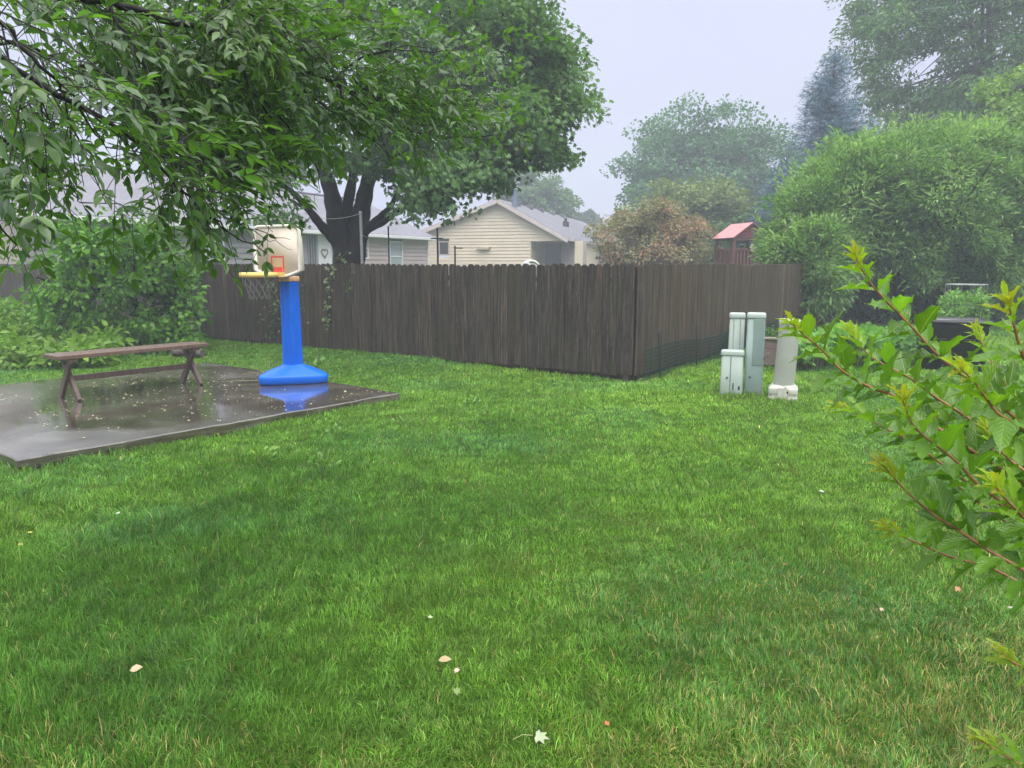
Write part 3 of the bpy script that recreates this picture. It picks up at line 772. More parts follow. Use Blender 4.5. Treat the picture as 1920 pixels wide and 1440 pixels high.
def binn():
    p0 = G(1777, 697); p0.z = 0; rt, f = facing(p0); zc = p0.y*CT+H*ST; w_ = 123/1400*zc
    c = p0+f*(w_/2)
    t = empty('storage_bin', c, 'large square black plastic bin with a flat wet lid, right of the garden bed', 'bin')
    m_ = Matrix.Rotation(R(8), 3, 'Z'); rt = m_ @ rt; f = m_ @ f
    bk = simple('black_plastic', (.012,.012,.014), (.008,.008,.01), 6, .35); wl = simple('wet_sky_sheen_panel', (.30,.30,.31), (.24,.24,.26), 2, .08, spec=.8)  # grey of the wet lid panel carries the pale sky reflection in its colour
    top = at(1777, 600, c.y-w_*.3).z; d_ = w_*.80
    mb = MB(); mb.loft([rrect(w_*.88, d_*.9, .06, -.03, rt, f), rrect(w_*.90, d_*.93, .07, top-.12, rt, f), rrect(w_*.93, d_*.95, .07, top-.08, rt, f)]); 
    mb.build('body', bk, t)
    mb = MB(); mb.loft([rrect(w_, d_, .08, top-.078, rt, f), rrect(w_, d_, .08, top-.03, rt, f), rrect(w_*.95, d_*.95, .08, top, rt, f), rrect(w_*.80, d_*.82, .05, top+.004, rt, f), rrect(w_*.78, d_*.80, .05, top-.012, rt, f)]); mb.build('lid', bk, t)
    mb = MB(); mb.loft([rrect(w_*.77, d_*.79, .05, top-.013, rt, f), rrect(w_*.77, d_*.79, .05, top-.004, rt, f)]); mb.build('lid_panel', wl, t)
    for s in (-1, 1):
        mb = MB(); mb.tube([rt*(s*.30)+f*(-d_*.475)+Vector((0,0,top*.6)), rt*(s*.30)+f*(-d_*.475-.03)+Vector((0,0,top*.6+.02)), rt*(s*.12)+f*(-d_*.475-.03)+Vector((0,0,top*.6+.02)), rt*(s*.12)+f*(-d_*.475)+Vector((0,0,top*.6))], .014, 8); mb.build('handle', bk, t)
    # cage
    q = at(1806, 600, 15.2); q.z = 0
    t2 = empty('tomato_cage', q, 'round wire tomato cage standing over a plant behind the black bin', 'plant cage')
    wm = simple('galvanised_wire', (.42,.43,.42), (.34,.35,.34), 6, .4, metal=.7)
    zt = H-37/1400*15.5; r_ = .37
    def circ(z, r, n=24): return [Vector((r*math.cos(2*math.pi*k/n), r*math.sin(2*math.pi*k/n), z)) for k in range(n+1)]
    for z in (zt, zt-.45, zt-.9):
        mb = MB(); mb.tube(circ(z, r_*(1-.12*(zt-z))), .010 if z == zt else .006, 6, cap=False); mb.build('ring', wm, t2)
    for k in range(10):
        a = 2*math.pi*k/10; mb = MB(); mb.tube([Vector((r_*math.cos(a), r_*math.sin(a), zt)), Vector((r_*.82*math.cos(a), r_*.82*math.sin(a), 0))], .006, 5); mb.build('wire', wm, t2)
binn()
# ================= houses =================
class Fr:
    """local frame: x along the wall (rightwards), y into the building, z up"""
    def __init__(s, o, e1):
        s.o = o; s.x = Vector((e1[0], e1[1], 0)).normalized(); s.y = Vector((-s.x.y, s.x.x, 0)); s.M = Matrix((s.x, s.y, Vector((0,0,1)))).transposed()
    def p(s, x, y, z): return s.x*x+s.y*y+Vector((0,0,z))
    def hit(s, px, py=None, y=0):
        """local x (and z) where a pixel column meets the wall plane at depth y"""
        d = ray(px, py if py is not None else 495); o_ = Vector((0,0,H)); A = s.o+s.y*y
        t = (A-o_).dot(s.y)/d.dot(s.y); q = o_+d*t-s.o
        return q.dot(s.x), q.z
def siding(mb, fr, xa, xb, z0, z1, y, holes=(), step=.23, clip=None, lap=.045):
    z = z0
    while z < z1-1e-3:
        zt = min(z+step, z1); a, b = xa, xb
        if clip:
            a = max(xa, clip(z)[0]); b = min(xb, clip(z)[1]); a2 = max(xa, clip(zt)[0]); b2 = min(xb, clip(zt)[1])
            if b2 <= a2: break
        else: a2, b2 = a, b
        iv = [(a, b, a2, b2)]
        for (h0, h1, g0, g1) in holes:
            if g1 > z+.02 and g0 < zt-.02:
                nw = []
                for (p0, p1, q0, q1) in iv:
                    if h1 <= p0 or h0 >= p1: nw.append((p0, p1, q0, q1)); continue
                    if h0 > p0: nw.append((p0, h0, q0, h0))
                    if h1 < p1: nw.append((h1, p1, h1, q1))
                iv = nw
        for (p0, p1, q0, q1) in iv:
            vs = [fr.p(p0, y-lap, z), fr.p(p1, y-lap, z), fr.p(q1, y-.002, zt), fr.p(q0, y-.002, zt), fr.p(p0, y+.05, z), fr.p(p1, y+.05, z), fr.p(q1, y+.05, zt), fr.p(q0, y+.05, zt)]
            mb.add(vs, [(0,1,2,3), (0,4,5,1), (5,4,7,6), (1,5,6,2), (4,0,3,7), (3,2,6,7)])
        z = zt
def fbox(mb, fr, x0, x1, y0, y1, z0, z1): mb.box(fr.p((x0+x1)/2, (y0+y1)/2, (z0+z1)/2), (abs(x1-x0), abs(y1-y0), abs(z1-z0)), fr.M)
glass = simple('dark_glass', (.02,.024,.03), (.03,.035,.04), 2, .06, spec=.8)
blindg = simple('blind_behind_glass', (.34,.40,.40), (.28,.34,.35), 3, .15, spec=.6)
white = simple('white_trim', (.74,.74,.74), (.66,.66,.67), 3, .5)
def window(fr, parent, x0, x1, z0, z1, y, gm=glass, fm=None, mull=None, sash=True, grid=False):
    fm = fm or white; w_ = .085; mb = MB()
    fbox(mb, fr, x0, x0+w_, y-.05, y+.08, z0, z1); fbox(mb, fr, x1-w_, x1, y-.05, y+.08, z0, z1)
    fbox(mb, fr, x0+w_, x1-w_, y-.05, y+.08, z1-w_, z1); fbox(mb, fr, x0+w_, x1-w_, y-.06, y+.08, z0, z0+w_)
    if sash: fbox(mb, fr, x0+w_, x1-w_, y-.02, y+.07, (z0+z1)/2-.035, (z0+z1)/2+.035)
    if grid:
        fbox(mb, fr, (x0+x1)/2-.02, (x0+x1)/2+.02, y-.015, y+.05, z0+w_, z1-w_)
        for q in (.3, .7): fbox(mb, fr, x0+w_, x1-w_, y-.012, y+.05, z0+(z1-z0)*q-.015, z0+(z1-z0)*q+.015)
    if mull: 
        for q in mull: fbox(mb, fr, x0+(x1-x0)*q-.04, x0+(x1-x0)*q+.04, y-.03, y+.07, z0+w_, z1-w_)
    o = mb.build('window', fm, parent)
    m2 = MB(); fbox(m2, fr, x0+w_*.5, x1-w_*.5, y+.03, y+.04, z0+w_*.5, z1-w_*.5); m2.build('pane', gm, o)
def shingle(name, c, c2):
    m, nt, b, out = mat_new(name)
    tc = nd(nt, 'ShaderNodeTexCoord'); br = nd(nt, 'ShaderNodeTexBrick'); nt.links.new(tc.outputs['UV'], br.inputs[0])
    br.inputs['Scale'].default_value = 1; br.inputs['Color1'].default_value = (*c, 1); br.inputs['Color2'].default_value = (*c2, 1); br.inputs['Mortar'].default_value = (*[x*.62 for x in c2], 1)
    br.inputs['Mortar Size'].default_value = .012; br.inputs['Brick Width'].default_value = .32; br.inputs['Row Height'].default_value = .15
    n = noise(nt, .5, 5); r = ramp(nt, n.outputs[0], [(.3, (.82,.82,.82)), (.7, (1.15,1.15,1.15))]); mu = nd(nt, 'ShaderNodeMix', data_type='RGBA', blend_type='MULTIPLY'); mu.inputs[0].default_value = 1
    nt.links.new(br.outputs[0], mu.inputs[6]); nt.links.new(r.outputs[0], mu.inputs[7]); nt.links.new(mu.outputs[2], b.inputs['Base Color']); b.inputs['Roughness'].default_value = .55
    bump(nt, b, br.outputs['Fac'], -.5, .012); return m
def roofslab(name, mat, parent, quads, th=.12):
    """each quad: eaveL, eaveR, ridgeR, ridgeL -> slab with UVs in metres"""
    mb = MB(); uvs = []
    for q in quads:
        q = [Vector(p) for p in q]; nrm = (q[1]-q[0]).cross(q[3]-q[0]).normalized()
        if nrm.z < 0: nrm = -nrm
        lo = [p-nrm*th for p in q]
        mb.add(q+lo, [(0,1,2,3), (4,7,6,5), (0,4,5,1), (1,5,6,2), (2,6,7,3), (3,7,4,0)])
    o = mb.build(name, mat, parent); me = o.data; uv = me.uv_layers.new(name='UVMap')
    for fi, poly in enumerate(me.polygons):
        q = [Vector(p) for p in quads[fi//6]]; ex = (q[1]-q[0]).normalized(); ey = (q[3]-q[0]); ey = (ey-ex*ey.dot(ex)).normalized()
        for li in poly.loop_indices:
            co = me.vertices[me.loops[li].vertex_index].co; uv.data[li].uv = ((co-q[0]).dot(ex), (co-q[0]).dot(ey))
    return o
def interp(a, b, t): return a+(b-a)*t

def houseA():
    zc = 47.6; E = at(817, 445, 1); E = at(817, 445, 46.8)
    fr = Fr(Vector((E.x, E.y, 0)), (.42, .907)); zE = E.z; L = 25.5; w_ = 5.3
    t = empty('grey_roof_house', fr.o, 'long house with grey shingle roof and pinkish siding behind the fence on the left', 'house')
    rise = 2.35; ov = .45
    fr.o = fr.o.copy(); 
    sd_ = simple('taupe_siding', (.46,.385,.36), (.42,.35,.33), 2, .6); gs = simple('grey_siding', (.30,.29,.29), (.26,.25,.25), 2, .6)
    # openings, located on the wall plane
    X = lambda px: fr.hit(px, y=ov)[0]
    Z = lambda px, py: fr.hit(px, py, y=ov)[1]
    w1 = (X(730), X(755), Z(742, 500)-.3, Z(742, 452)); w0 = (X(674), X(691), Z(682, 486), Z(682, 444))
    w2 = (X(384), X(421), Z(400, 488), Z(400, 452)); dr = (X(596), X(622), .4, Z(608, 441))
    sc_ = (X(578), X(595), .4, Z(586, 436))
    xs = X(626)
    mb = MB(); siding(mb, fr, xs, -.3, .2, zE-.12, ov, [w1, w0]); mb.build('wall', sd_, t)
    mb = MB(); siding(mb, fr, -L+.5, xs, .2, zE-.12, ov, [w2, dr, sc_]); o = mb.build('wall', gs, t); o['label'] = 'grey porch wall'
    # gable ends
    for xe, s in ((-.3, 1), (-L+.5, -1)):
        mb = MB(); pts = [fr.p(xe, ov+.02, 0), fr.p(xe, 2*w_-ov, 0), fr.p(xe, 2*w_-ov, zE-.1), fr.p(xe, w_, zE-.1+rise*(w_-ov)/w_), fr.p(xe, ov+.02, zE-.1)]
        mb.prism(pts, (0,0,0), fr.x*(-.08*s)); mb.build('gable_wall', sd_, t)
    mb = MB(); fbox(mb, fr, -L+.6, -.4, 2*w_-ov, 2*w_-ov+.1, 0, zE-.1); mb.build('rear_wall', sd_, t)
    rm = shingle('grey_shingles', (.20,.195,.225), (.155,.15,.175))
    roofslab('roof', rm, t, [[fr.p(-L,0,zE), fr.p(0,0,zE), fr.p(0,w_,zE+rise), fr.p(-L,w_,zE+rise)], [fr.p(0,2*w_,zE), fr.p(-L,2*w_,zE), fr.p(-L,w_,zE+rise), fr.p(0,w_,zE+rise)]])
    mb = MB(); mb.tube([fr.p(-L, w_, zE+rise+.01), fr.p(0, w_, zE+rise+.01)], .09, 6); mb.build('ridge_cap', rm, t)
    mb = MB(); fbox(mb, fr, -L, .02, -.14, -.01, zE-.20, zE-.03); mb.build('gutter', white, t, bevel=.02)
    mb = MB(); fbox(mb, fr, -L+.02, 0, .0, ov-.03, zE-.20, zE-.17); mb.build('soffit', white, t)
    mb = MB(); fbox(mb, fr, -.36, -.28, ov-.09, ov+.03, .1, zE-.2); mb.build('corner_trim', white, t)
    window(fr, t, *w1, ov, blindg); window(fr, t, *w0, ov, glass, grid=True); window(fr, t, *w2, ov, glass, mull=(.25,))
    # white door with a heart wreath
    mb = MB(); fbox(mb, fr, dr[0], dr[1], ov-.03, ov+.05, dr[2], dr[3]); d_ = mb.build('door', simple('white_door_paint', (.72,.73,.75), (.68,.69,.71), 2, .4), t); d_['label'] = 'white door with a heart-shaped wreath'
    mb = MB(); cx, cz = (dr[0]+dr[1])/2-.05, Z(601, 474); s = .014*(dr[1]-dr[0])
    pts = []
    for k in range(29):
        a = 2*math.pi*k/28; pts.append(fr.p(cx+s*16*math.sin(a)**3, ov-.06, cz+s*(13*math.cos(a)-5*math.cos(2*a)-2*math.cos(3*a)-math.cos(4*a))))
    mb.tube(pts, .03, 6, cap=False); mb.build('heart_wreath', simple('wreath_twigs', (.34,.26,.24), (.2,.15,.12), 20, .9), d_)
    mb = MB(); fbox(mb, fr, dr[1], dr[1]+.1, ov-.06, ov+.04, dr[2], dr[3]+.1); fbox(mb, fr, dr[0]-.1, dr[0], ov-.06, ov+.04, dr[2], dr[3]+.1); fbox(mb, fr, dr[0]-.1, dr[1]+.1, ov-.062, ov+.04, dr[3]+.1, dr[3]+.2); mb.build('door_frame', simple('grey_trim', (.34,.34,.36), None, 3, .5), t)
    mb = MB(); fbox(mb, fr, sc_[0], sc_[1]-.12, ov-.02, ov+.05, sc_[2], sc_[3]); mb.build('screen_panel', simple('dark_screen', (.09,.075,.07), (.06,.05,.05), 4, .5), t)
    for q in (0, .35, .68, 1):
        x_ = sc_[0]+(sc_[1]-.12-sc_[0])*q; mb = MB(); fbox(mb, fr, x_-.04, x_+.04, ov-.07, ov-.021, sc_[2], sc_[3]); mb.build('screen_post', simple('screen_frame_%d' % int(q*100), (.26,.26,.28), None, 3, .5), t)
    mb = MB(); x_ = fr.hit(550, 420)[0]; q = fr.p(x_, 2.2, zE+.95); mb.tube([q, q+Vector((0,0,.7))], .05, 8); mb.build('vent_pipe', drk, t)
    mb = MB(); x_ = fr.hit(241, 400)[0]; q = fr.p(x_, .9, zE+.35); mb.tube([q, q+Vector((0,0,.6))], .05, 8); mb.build('vent_pipe', drk, t)
houseA()

def houseB():
    F = at(1065, 447, 51.3); e1 = (.958, -.287); fr = Fr(Vector((F.x, F.y, 0)), e1); zF = F.z
    t = empty('beige_house', fr.o, 'beige sided house with a wide gable end and open corner porch', 'house')
    hw = 5.0; zA = at(935, 372, 52.6).z; sr = (zA-zF)/hw; slf = .36; Ll = 8.5; Lr = 30
    be = simple('beige_siding', (.70,.60,.46), (.65,.555,.42), 1.5, .6); pk = simple('pale_rake_trim', (.60,.52,.48), (.55,.47,.44), 2, .6)
    yw = .45     # gable overhang
    X = lambda px: fr.hit(px, y=yw)[0]; Z = lambda px, py: fr.hit(px, py, y=yw)[1]
    def clip(z):
        return (-hw-(zA-.18-z)/slf, -hw+(zA-.18-z)/sr)
    xp0, xp1 = X(994), X(1092); zp = Z(1010, 452)
    wn = (X(823), X(843), Z(833, 479), Z(833, 452))
    mb = MB(); xr = X(1046)
    siding(mb, fr, -hw-Ll, xp0, .2, zp, yw, [wn]); siding(mb, fr, -hw-Ll, .0, zp, zA-.2, yw, [wn], clip=clip); mb.build('gable_wall', be, t)
    rm = shingle('grey_shingles_lilac', (.185,.18,.205), (.145,.14,.16))
    roofslab('roof', rm, t, [[fr.p(0,Lr,zF), fr.p(0,0,zF), fr.p(-hw,0,zA), fr.p(-hw,Lr,zA)], [fr.p(-hw-Ll,0,zA-slf*Ll), fr.p(-hw-Ll,Lr,zA-slf*Ll), fr.p(-hw,Lr,zA), fr.p(-hw,0,zA)]], th=.14)
    mb = MB(); mb.bar(fr.p(0,-.03,zF-.17), fr.p(-hw,-.03,zA-.17), .05, .26, up=fr.x); 
    mb.build('rake_board', pk, t); mb = MB(); mb.bar(fr.p(-hw-.02,-.03,zA-.17), fr.p(-hw-Ll,-.03,zA-slf*Ll-.17), .05, .26, up=fr.x); mb.build('rake_board', pk, t)
    # porch recess
    pd = 3.0
    mb = MB(); siding(mb, fr, xp0+.04, .0+.6, .2, zp+.1, yw+pd); mb.build('porch_wall', simple('porch_siding', (.46,.38,.36), (.42,.35,.33), 2, .6), t)
    mb = MB(); mb.box(fr.p(xp0+.02, yw+pd/2, zp/2), (.08, pd, zp), fr.M); mb.build('porch_side_wall', be, t)
    mb = MB(); fbox(mb, fr, xp0+.35, xp0+1.5, yw+pd-.1, yw+pd-.03, .2, zp-.15); mb.build('porch_door', simple('dark_blue_door', (.035,.045,.08), None, 2, .3), t)
    mb = MB(); fbox(mb, fr, X(1080)-.1, X(1092), yw, yw+.35, .2, zp); mb.build('porch_post', be, t)
    mb = MB(); fbox(mb, fr, xp0, .3, yw-.02, yw+.25, zp-.02, zp+.14); mb.build('porch_beam', pk, t)
    mb = MB(); fbox(mb, fr, xp0, .0, yw+.26, yw+pd, zp+.02, zp+.08); mb.build('porch_ceiling', simple('porch_ceiling_paint', (.3,.28,.28), None, 2, .6), t)
    mb = MB(); fbox(mb, fr, -.3, -.2, yw+pd, Lr-.3, .2, zF-.15); mb.build('side_wall', be, t)
    mb = MB(); fbox(mb, fr, .0, .12, 0, Lr, zF-.17, zF-.03); mb.build('gutter', simple('lilac_gutter', (.42,.42,.48), None, 2, .4), t)
    window(fr, t, *wn, yw, glass, fm=simple('tan_trim', (.50,.44,.36), None, 3, .5), sash=False)
    xa, xb = X(895), X(921); za, zb_ = Z(908, 467), Z(908, 463)
    mb = MB(); mb.prism([fr.p(xa, yw-.25, zb_), fr.p(xb, yw-.25, zb_), fr.p(xb-.12, yw-.25, za-.04), fr.p(xa+.15, yw-.25, za-.04)], (0,0,0), fr.y*.22); mb.build('exhaust_hood', simple('hood_tan', (.55,.47,.34), None, 3, .5), t)
    # stack, ridge vents, pipes
    q = fr.p(-hw+.9, 1.2, zA-.6); z1 = at(947, 352, 53).z
    mb = MB(); mb.tube([q, Vector((q.x, q.y, z1-.15))], .19, 14); mb.tube([Vector((q.x, q.y, z1-.2)), Vector((q.x, q.y, z1-.12)), Vector((q.x, q.y, z1))], [.2,.27,.24], 14); mb.build('flue_stack', simple('blue_grey_metal', (.20,.25,.34), None, 4, .35, metal=.3), t)
    for px_, py_ in ((962,374),(986,380),(1007,386),(1028,391),(1048,396)):
        best = min(range(1, 290), key=lambda k: abs(proj(fr.o+fr.p(-hw, k*.1, zA))[0]-px_))
        mb = MB(); fbox(mb, fr, -hw+.12, -hw+.55, best*.1-.25, best*.1+.25, zA-.25, zA+.06); mb.build('roof_vent', simple('vent_grey_%d' % px_, (.16,.155,.18), None, 4, .5), t, bevel=.03)
    for (px_, dz) in ((1049,.3),(1054,.55),(1061,.3)):
        y_ = 9+(px_-1049)*.1; x_ = -2.3; q = fr.p(x_, y_, zF+sr*2.3); mb = MB(); mb.tube([q, q+Vector((0,0,dz+.1))], .12, 8); mb.build('vent_pipe', drk, t)
houseB()

def houseC():
    e1 = (.9, -.43); F = at(1160, 470, 62); fr = Fr(Vector((F.x, F.y, 0)), e1)
    t = empty('cream_house', fr.o, 'small cream house with a low gable mostly hidden behind the reddish tree', 'house')
    cw = simple('cream_siding', (.60,.56,.48), (.55,.51,.44), 2, .6); z0 = 3.4; 
    mb = MB(); siding(mb, fr, -3.0, 3, .2, z0, 0, [(-1.7,-1.0,0,3)]); mb.prism([fr.p(-3,0,z0), fr.p(3,0,z0), fr.p(0,0,z0+1.8)], (0,0,0), fr.y*.1); mb.build('wall', cw, t)
    mb = MB(); fbox(mb, fr, -3, -2.9, .1, 8, .2, z0); fbox(mb, fr, 2.9, 3, .1, 8, .2, z0); fbox(mb, fr, -2.9, 2.9, 7.9, 8, .2, z0); mb.build('side_wall', cw, t)
    roofslab('roof', bpy.data.materials['grey_shingles_lilac'], t, [[fr.p(3.4,8.3,z0-.2), fr.p(3.4,-.5,z0-.2), fr.p(0,-.5,z0+1.95), fr.p(0,8.3,z0+1.95)], [fr.p(-3.4,-.5,z0-.2), fr.p(-3.4,8.3,z0-.2), fr.p(0,8.3,z0+1.95), fr.p(0,-.5,z0+1.95)]])
    mb = MB(); fbox(mb, fr, -2.6, -2.3, -.6, -.3, .2, z0-.2); mb.build('porch_column', white, t)
    mb = MB(); fbox(mb, fr, -1.7, -1.0, .02, .06, .2, 3); mb.build('door', drk, t)
houseC()

# ================= play tower =================
def tower():
    q = at(1376, 470, 30); base = Vector((q.x, q.y, 0))
    rt, f = facing(base); a = R(30); s = 1.42
    e1 = (rt*math.cos(a)+f*math.sin(a)); e2 = (-rt*math.sin(a)+f*math.cos(a)) # right face / left face directions
    t = empty('play_tower', base, 'small wooden play tower with a pink-red roof showing above the fence', 'play tower')
    wm = simple('red_brown_timber', (.17,.075,.06), (.11,.05,.04), 5, .6, sc=(8,8,1)); rf = simple('faded_red_roof', (.50,.20,.19), (.42,.15,.14), 3, .3)
    ze = H+48/1400*30; za = H+76/1400*30; zr = H+27/1400*30; zd = H-.15
    for i in (0, 1):
        for j in (0, 1):
            mb = MB(); mb.box(e1*(s*i)+e2*(s*j)+Vector((0,0,ze/2)), (.10,.10,ze), Matrix((e1, e2, Vector((0,0,1)))).transposed()); mb.build('post', wm, t)
    mb = MB(); mb.box((e1+e2)*(s/2)+Vector((0,0,zd-.3)), (s-.1, s-.1, .08), Matrix((e1, e2, Vector((0,0,1)))).transposed()); mb.build('deck', wm, t)
    for (o_, d_) in ((Vector(), e1), (Vector(), e2), (e1*s, e2), (e2*s, e1)):
        mb = MB(); n = 9
        for k in range(1, n): mb.box(o_+d_*(s*k/n)+Vector((0,0,(zr+zd-.3)/2)), (.085, .02, zr-zd+.3), Matrix((d_, d_.cross(Vector((0,0,1))), Vector((0,0,1)))).transposed())
        mb.bar(o_+d_*.05+Vector((0,0,zr)), o_+d_*(s-.05)+Vector((0,0,zr)), .04, .08); mb.bar(o_+d_*.05+Vector((0,0,ze-.05)), o_+d_*(s-.05)+Vector((0,0,ze-.05)), .04, .1)
        mb.build('railing', wm, t)
    # ridge runs along e2, gable faces e1 side
    ov = .14; c1 = -ov; c2 = s+ov
    L0 = e1*c1+e2*c1; R0 = e1*c2+e2*c1; L1 = e1*c1+e2*c2; R1 = e1*c2+e2*c2; up = Vector((0,0,1))
    A0 = e1*(s/2)+e2*c1+up*za; A1 = e1*(s/2)+e2*c2+up*za
    roofslab('roof', rf, t, [[L1+up*ze, L0+up*ze, A0, A1], [R0+up*ze, R1+up*ze, A1, A0]], th=.03)
    mb = MB(); mb.prism([L0+e1*.12+e2*.1+up*(ze), R0-e1*.12+e2*.1+up*(ze), A0+e2*.1-up*.06], (0,0,0), e2*.03); mb.build('gable_panel', simple('dark_red_panel', (.16,.04,.05), None, 4, .5), t)
    # ship's wheel on the railing
    mb = MB(); wc = e1*(s*.6)-e2*.08+up*(zr+.06); pts = [wc+e1*(.16*math.cos(2*math.pi*k/20))+up*(.16*math.sin(2*math.pi*k/20)) for k in range(21)]
    mb.tube(pts, .022, 6, cap=False)
    for k in range(4): a_ = math.pi*k/4; mb.tube([wc-(e1*math.cos(a_)+up*math.sin(a_))*.2, wc+(e1*math.cos(a_)+up*math.sin(a_))*.2], .014, 6)
    mb.build('toy_wheel', simple('cream_toy_plastic', (.6,.55,.42), None, 4, .4), t)
tower()

# ================= poles, dish =================
def clothes():
    gal = simple('galvanised_pole', (.40,.41,.42), (.34,.35,.36), 6, .4, metal=.5); dk = simple('dark_pole_metal', (.07,.065,.065), None, 6, .5)
    def pole(px, pyt, Y, r_, mat, label, arm=None, hooks=0):
        top = at(px, pyt, Y); b = Vector((top.x, top.y, 0)); t = empty('clothesline_pole', b, label, 'clothesline pole', 'clothesline poles behind the fence')
        mb = MB(); mb.tube([Vector((0,0,-.2)), Vector((0,0,top.z))], r_, 10); mb.build('pole', mat, t)
        if arm:
            a0, a1, z_, r2 = arm; p0 = at(a0, z_, Y)-b; p1 = at(a1, z_, Y)-b; mb = MB(); mb.tube([p0, p1], r2, 8); mb.build('crossarm', mat, t)
        mb = MB(); mb.tube([Vector((0,0,top.z)), Vector((0,0,top.z+.05))], [r_*1.25, r_*.9], 10); mb.build('pole_cap', mat, t)
        return b, top
    b1, t1 = pole(676, 400, 17.0, .034, gal, 'pale galvanised clothesline pole right beside the maple trunk')
    b2, t2 = pole(728, 428, 19.5, .02, dk, 'thin dark pole with a leafy vine tip in front of the pink siding')
    b3, t3 = pole(820, 430, 22, .028, dk, 'dark clothesline pole with a short crossarm at the corner of the pink house', arm=(808,831,447,.02))
    b4, t4 = pole(853, 464, 23, .026, dk, 'short dark pole with one arm against the beige wall', arm=(853,868,465,.02))
    w1 = at(602, 409, 15.9)
    def wire(a, b, sag, label):
        c = [a+(b-a)*(k/16)-Vector((0,0,sag*4*(k/16)*(1-k/16))) for k in range(17)]
        mb = MB(); mb.tube([p-c[0] for p in c], .006, 5); o = mb.build('wire', simple('line_wire_%d' % int(sag*100), (.5,.5,.5), None, 4, .5), None, loc=c[0]); tag(o, label, 'clothesline wire')
    wire(w1, t1, .05, 'thin pale line running left from the galvanised pole across the maple trunk')
    wire(at(676, 438, 17.0), at(820, 452, 22), .3, 'thin slack line running right from the galvanised pole to the dark pole')
clothes()
def board():
    p = fpt(995, 492); q = p+V*2.2; q = at(995, 500, q.y); z = q.z
    b = Vector((q.x, q.y, 0)); rt, f = facing(b)
    t = empty('arched_board', b, 'small white arch-topped plastic board peeking over the fence below the beige house', 'toy board')
    r_ = .185; up = Vector((0,0,1)); zc = H-.10
    out = [rt*(r_*1.05*math.cos(R(a)))+up*(zc+r_*math.sin(R(a))) for a in range(0, 181, 12)]+[rt*(-r_*.9)+up*(zc-.35), rt*(r_*.9)+up*(zc-.35)]
    mb = MB(); mb.prism(out, f*(-.02), f*.05); mb.build('board', simple('white_board_plastic', (.85,.86,.86), (.8,.8,.8), 3, .35), t, bevel=.012)
    arc = [rt*(r_*.82*math.cos(R(a)))+up*(zc+r_*.78*math.sin(R(a)))-f*.03 for a in range(0, 181, 15)]
    mb = MB(); mb.tube([p_+rt*.02 for p_ in arc[:8]], .014, 6); mb.build('trim', simple('olive_trim', (.22,.26,.08), None, 3, .5), t)
    mb = MB(); mb.tube([f*.05, f*.05+up*(zc)], .025, 8); mb.build('pole', white, t)
board()
# ================= vegetation =================
bark = simple('dark_wet_bark', (.026,.021,.018), (.009,.008,.007), 9, .6, bmp=.9, bd=.03, sc=(1,1,.35), spec=.25)
bark2 = simple('grey_bark', (.13,.11,.09), (.06,.05,.045), 9, .7, bmp=.8, bd=.02, sc=(1,1,.35))
lm_maple = leafmat('maple_leaf', .38, .40, (1.3,1.5,.5), .45); lm_far = leafmat('far_leaf', .5, .3, (1.2,1.3,.6), .4); lm_shrub = leafmat('shrub_leaf', .40, .38, (1.2,1.4,.4), .28)
lm_ash = leafmat('ash_leaf', .33, .42, (1.5,1.9,.45), .8); lm_near = leafmat('near_leaf', .27, .42, (1.3,1.5,.35), .6, veins=True); lm_ndl = leafmat('needle', .6, .08, (1,1,1), .3)
stem_red = simple('reddish_stem', (.42,.19,.09), (.28,.12,.06), 20, .4); stem_gr = simple('green_stem', (.10,.13,.04), (.07,.09,.03), 15, .5)
twig = simple('dark_twig', (.045,.038,.03), (.02,.018,.015), 20, .5)
UP = np.array([0,0,1.0])
def curve(a, b, bend, n=7, sag=0):
    a = Vector(a); b = Vector(b); off = Vector(bend)
    return [a+(b-a)*(k/(n-1))+off*math.sin(math.pi*k/(n-1))-Vector((0,0,sag*math.sin(math.pi*k/(n-1)))) for k in range(n)]
def crownpts(cen, rad, n, g, shell=.55, rough=.28, zmin=-.8, freq=1.7, seed=0):
    out = []
    cen = np.array(cen); rad = np.array(rad)
    while len(out) < n:
        d = g.normal(size=3); d /= np.linalg.norm(d)
        if d[2] < zmin: continue
        r = shell+(1-shell)*g.random()**.6
        if g.random() < .2: r *= .7
        k = 1+rough*2*(float(fbm(np.array([d[0]*freq+seed]), np.array([d[1]*freq]), np.array([d[2]*freq]), 3)[0])-.5)*1.6
        out.append(cen+d*rad*r*k)
    return np.array(out)
def spray(cl, nl, cr, cen, g, flat=.55, droop=.35, up=.55, outw=.9):
    """leaf positions, directions and normals around the cluster centres"""
    k = len(cl); P = np.repeat(cl, nl, axis=0); n = len(P)
    size = np.repeat(cr*(.65+.7*g.random(k)), nl)
    q = g.normal(size=(n, 3)); q /= np.maximum(np.linalg.norm(q, axis=1, keepdims=True), .2); q *= (g.random((n, 1))**.45)*size[:, None]
    q[:, 2] *= flat; q[:, 2] -= droop*(q[:, 0]**2+q[:, 1]**2)/np.maximum(size, .01)
    o = unit(np.repeat(cl-np.array(cen), nl, axis=0)); 
    D = unit(q)*.8+o*outw*.6+g.normal(size=(n, 3))*.45; D[:, 2] -= .25
    N = np.tile(UP, (n, 1))*up+o*.35+g.normal(size=(n, 3))*.5
    return P+q, D, N
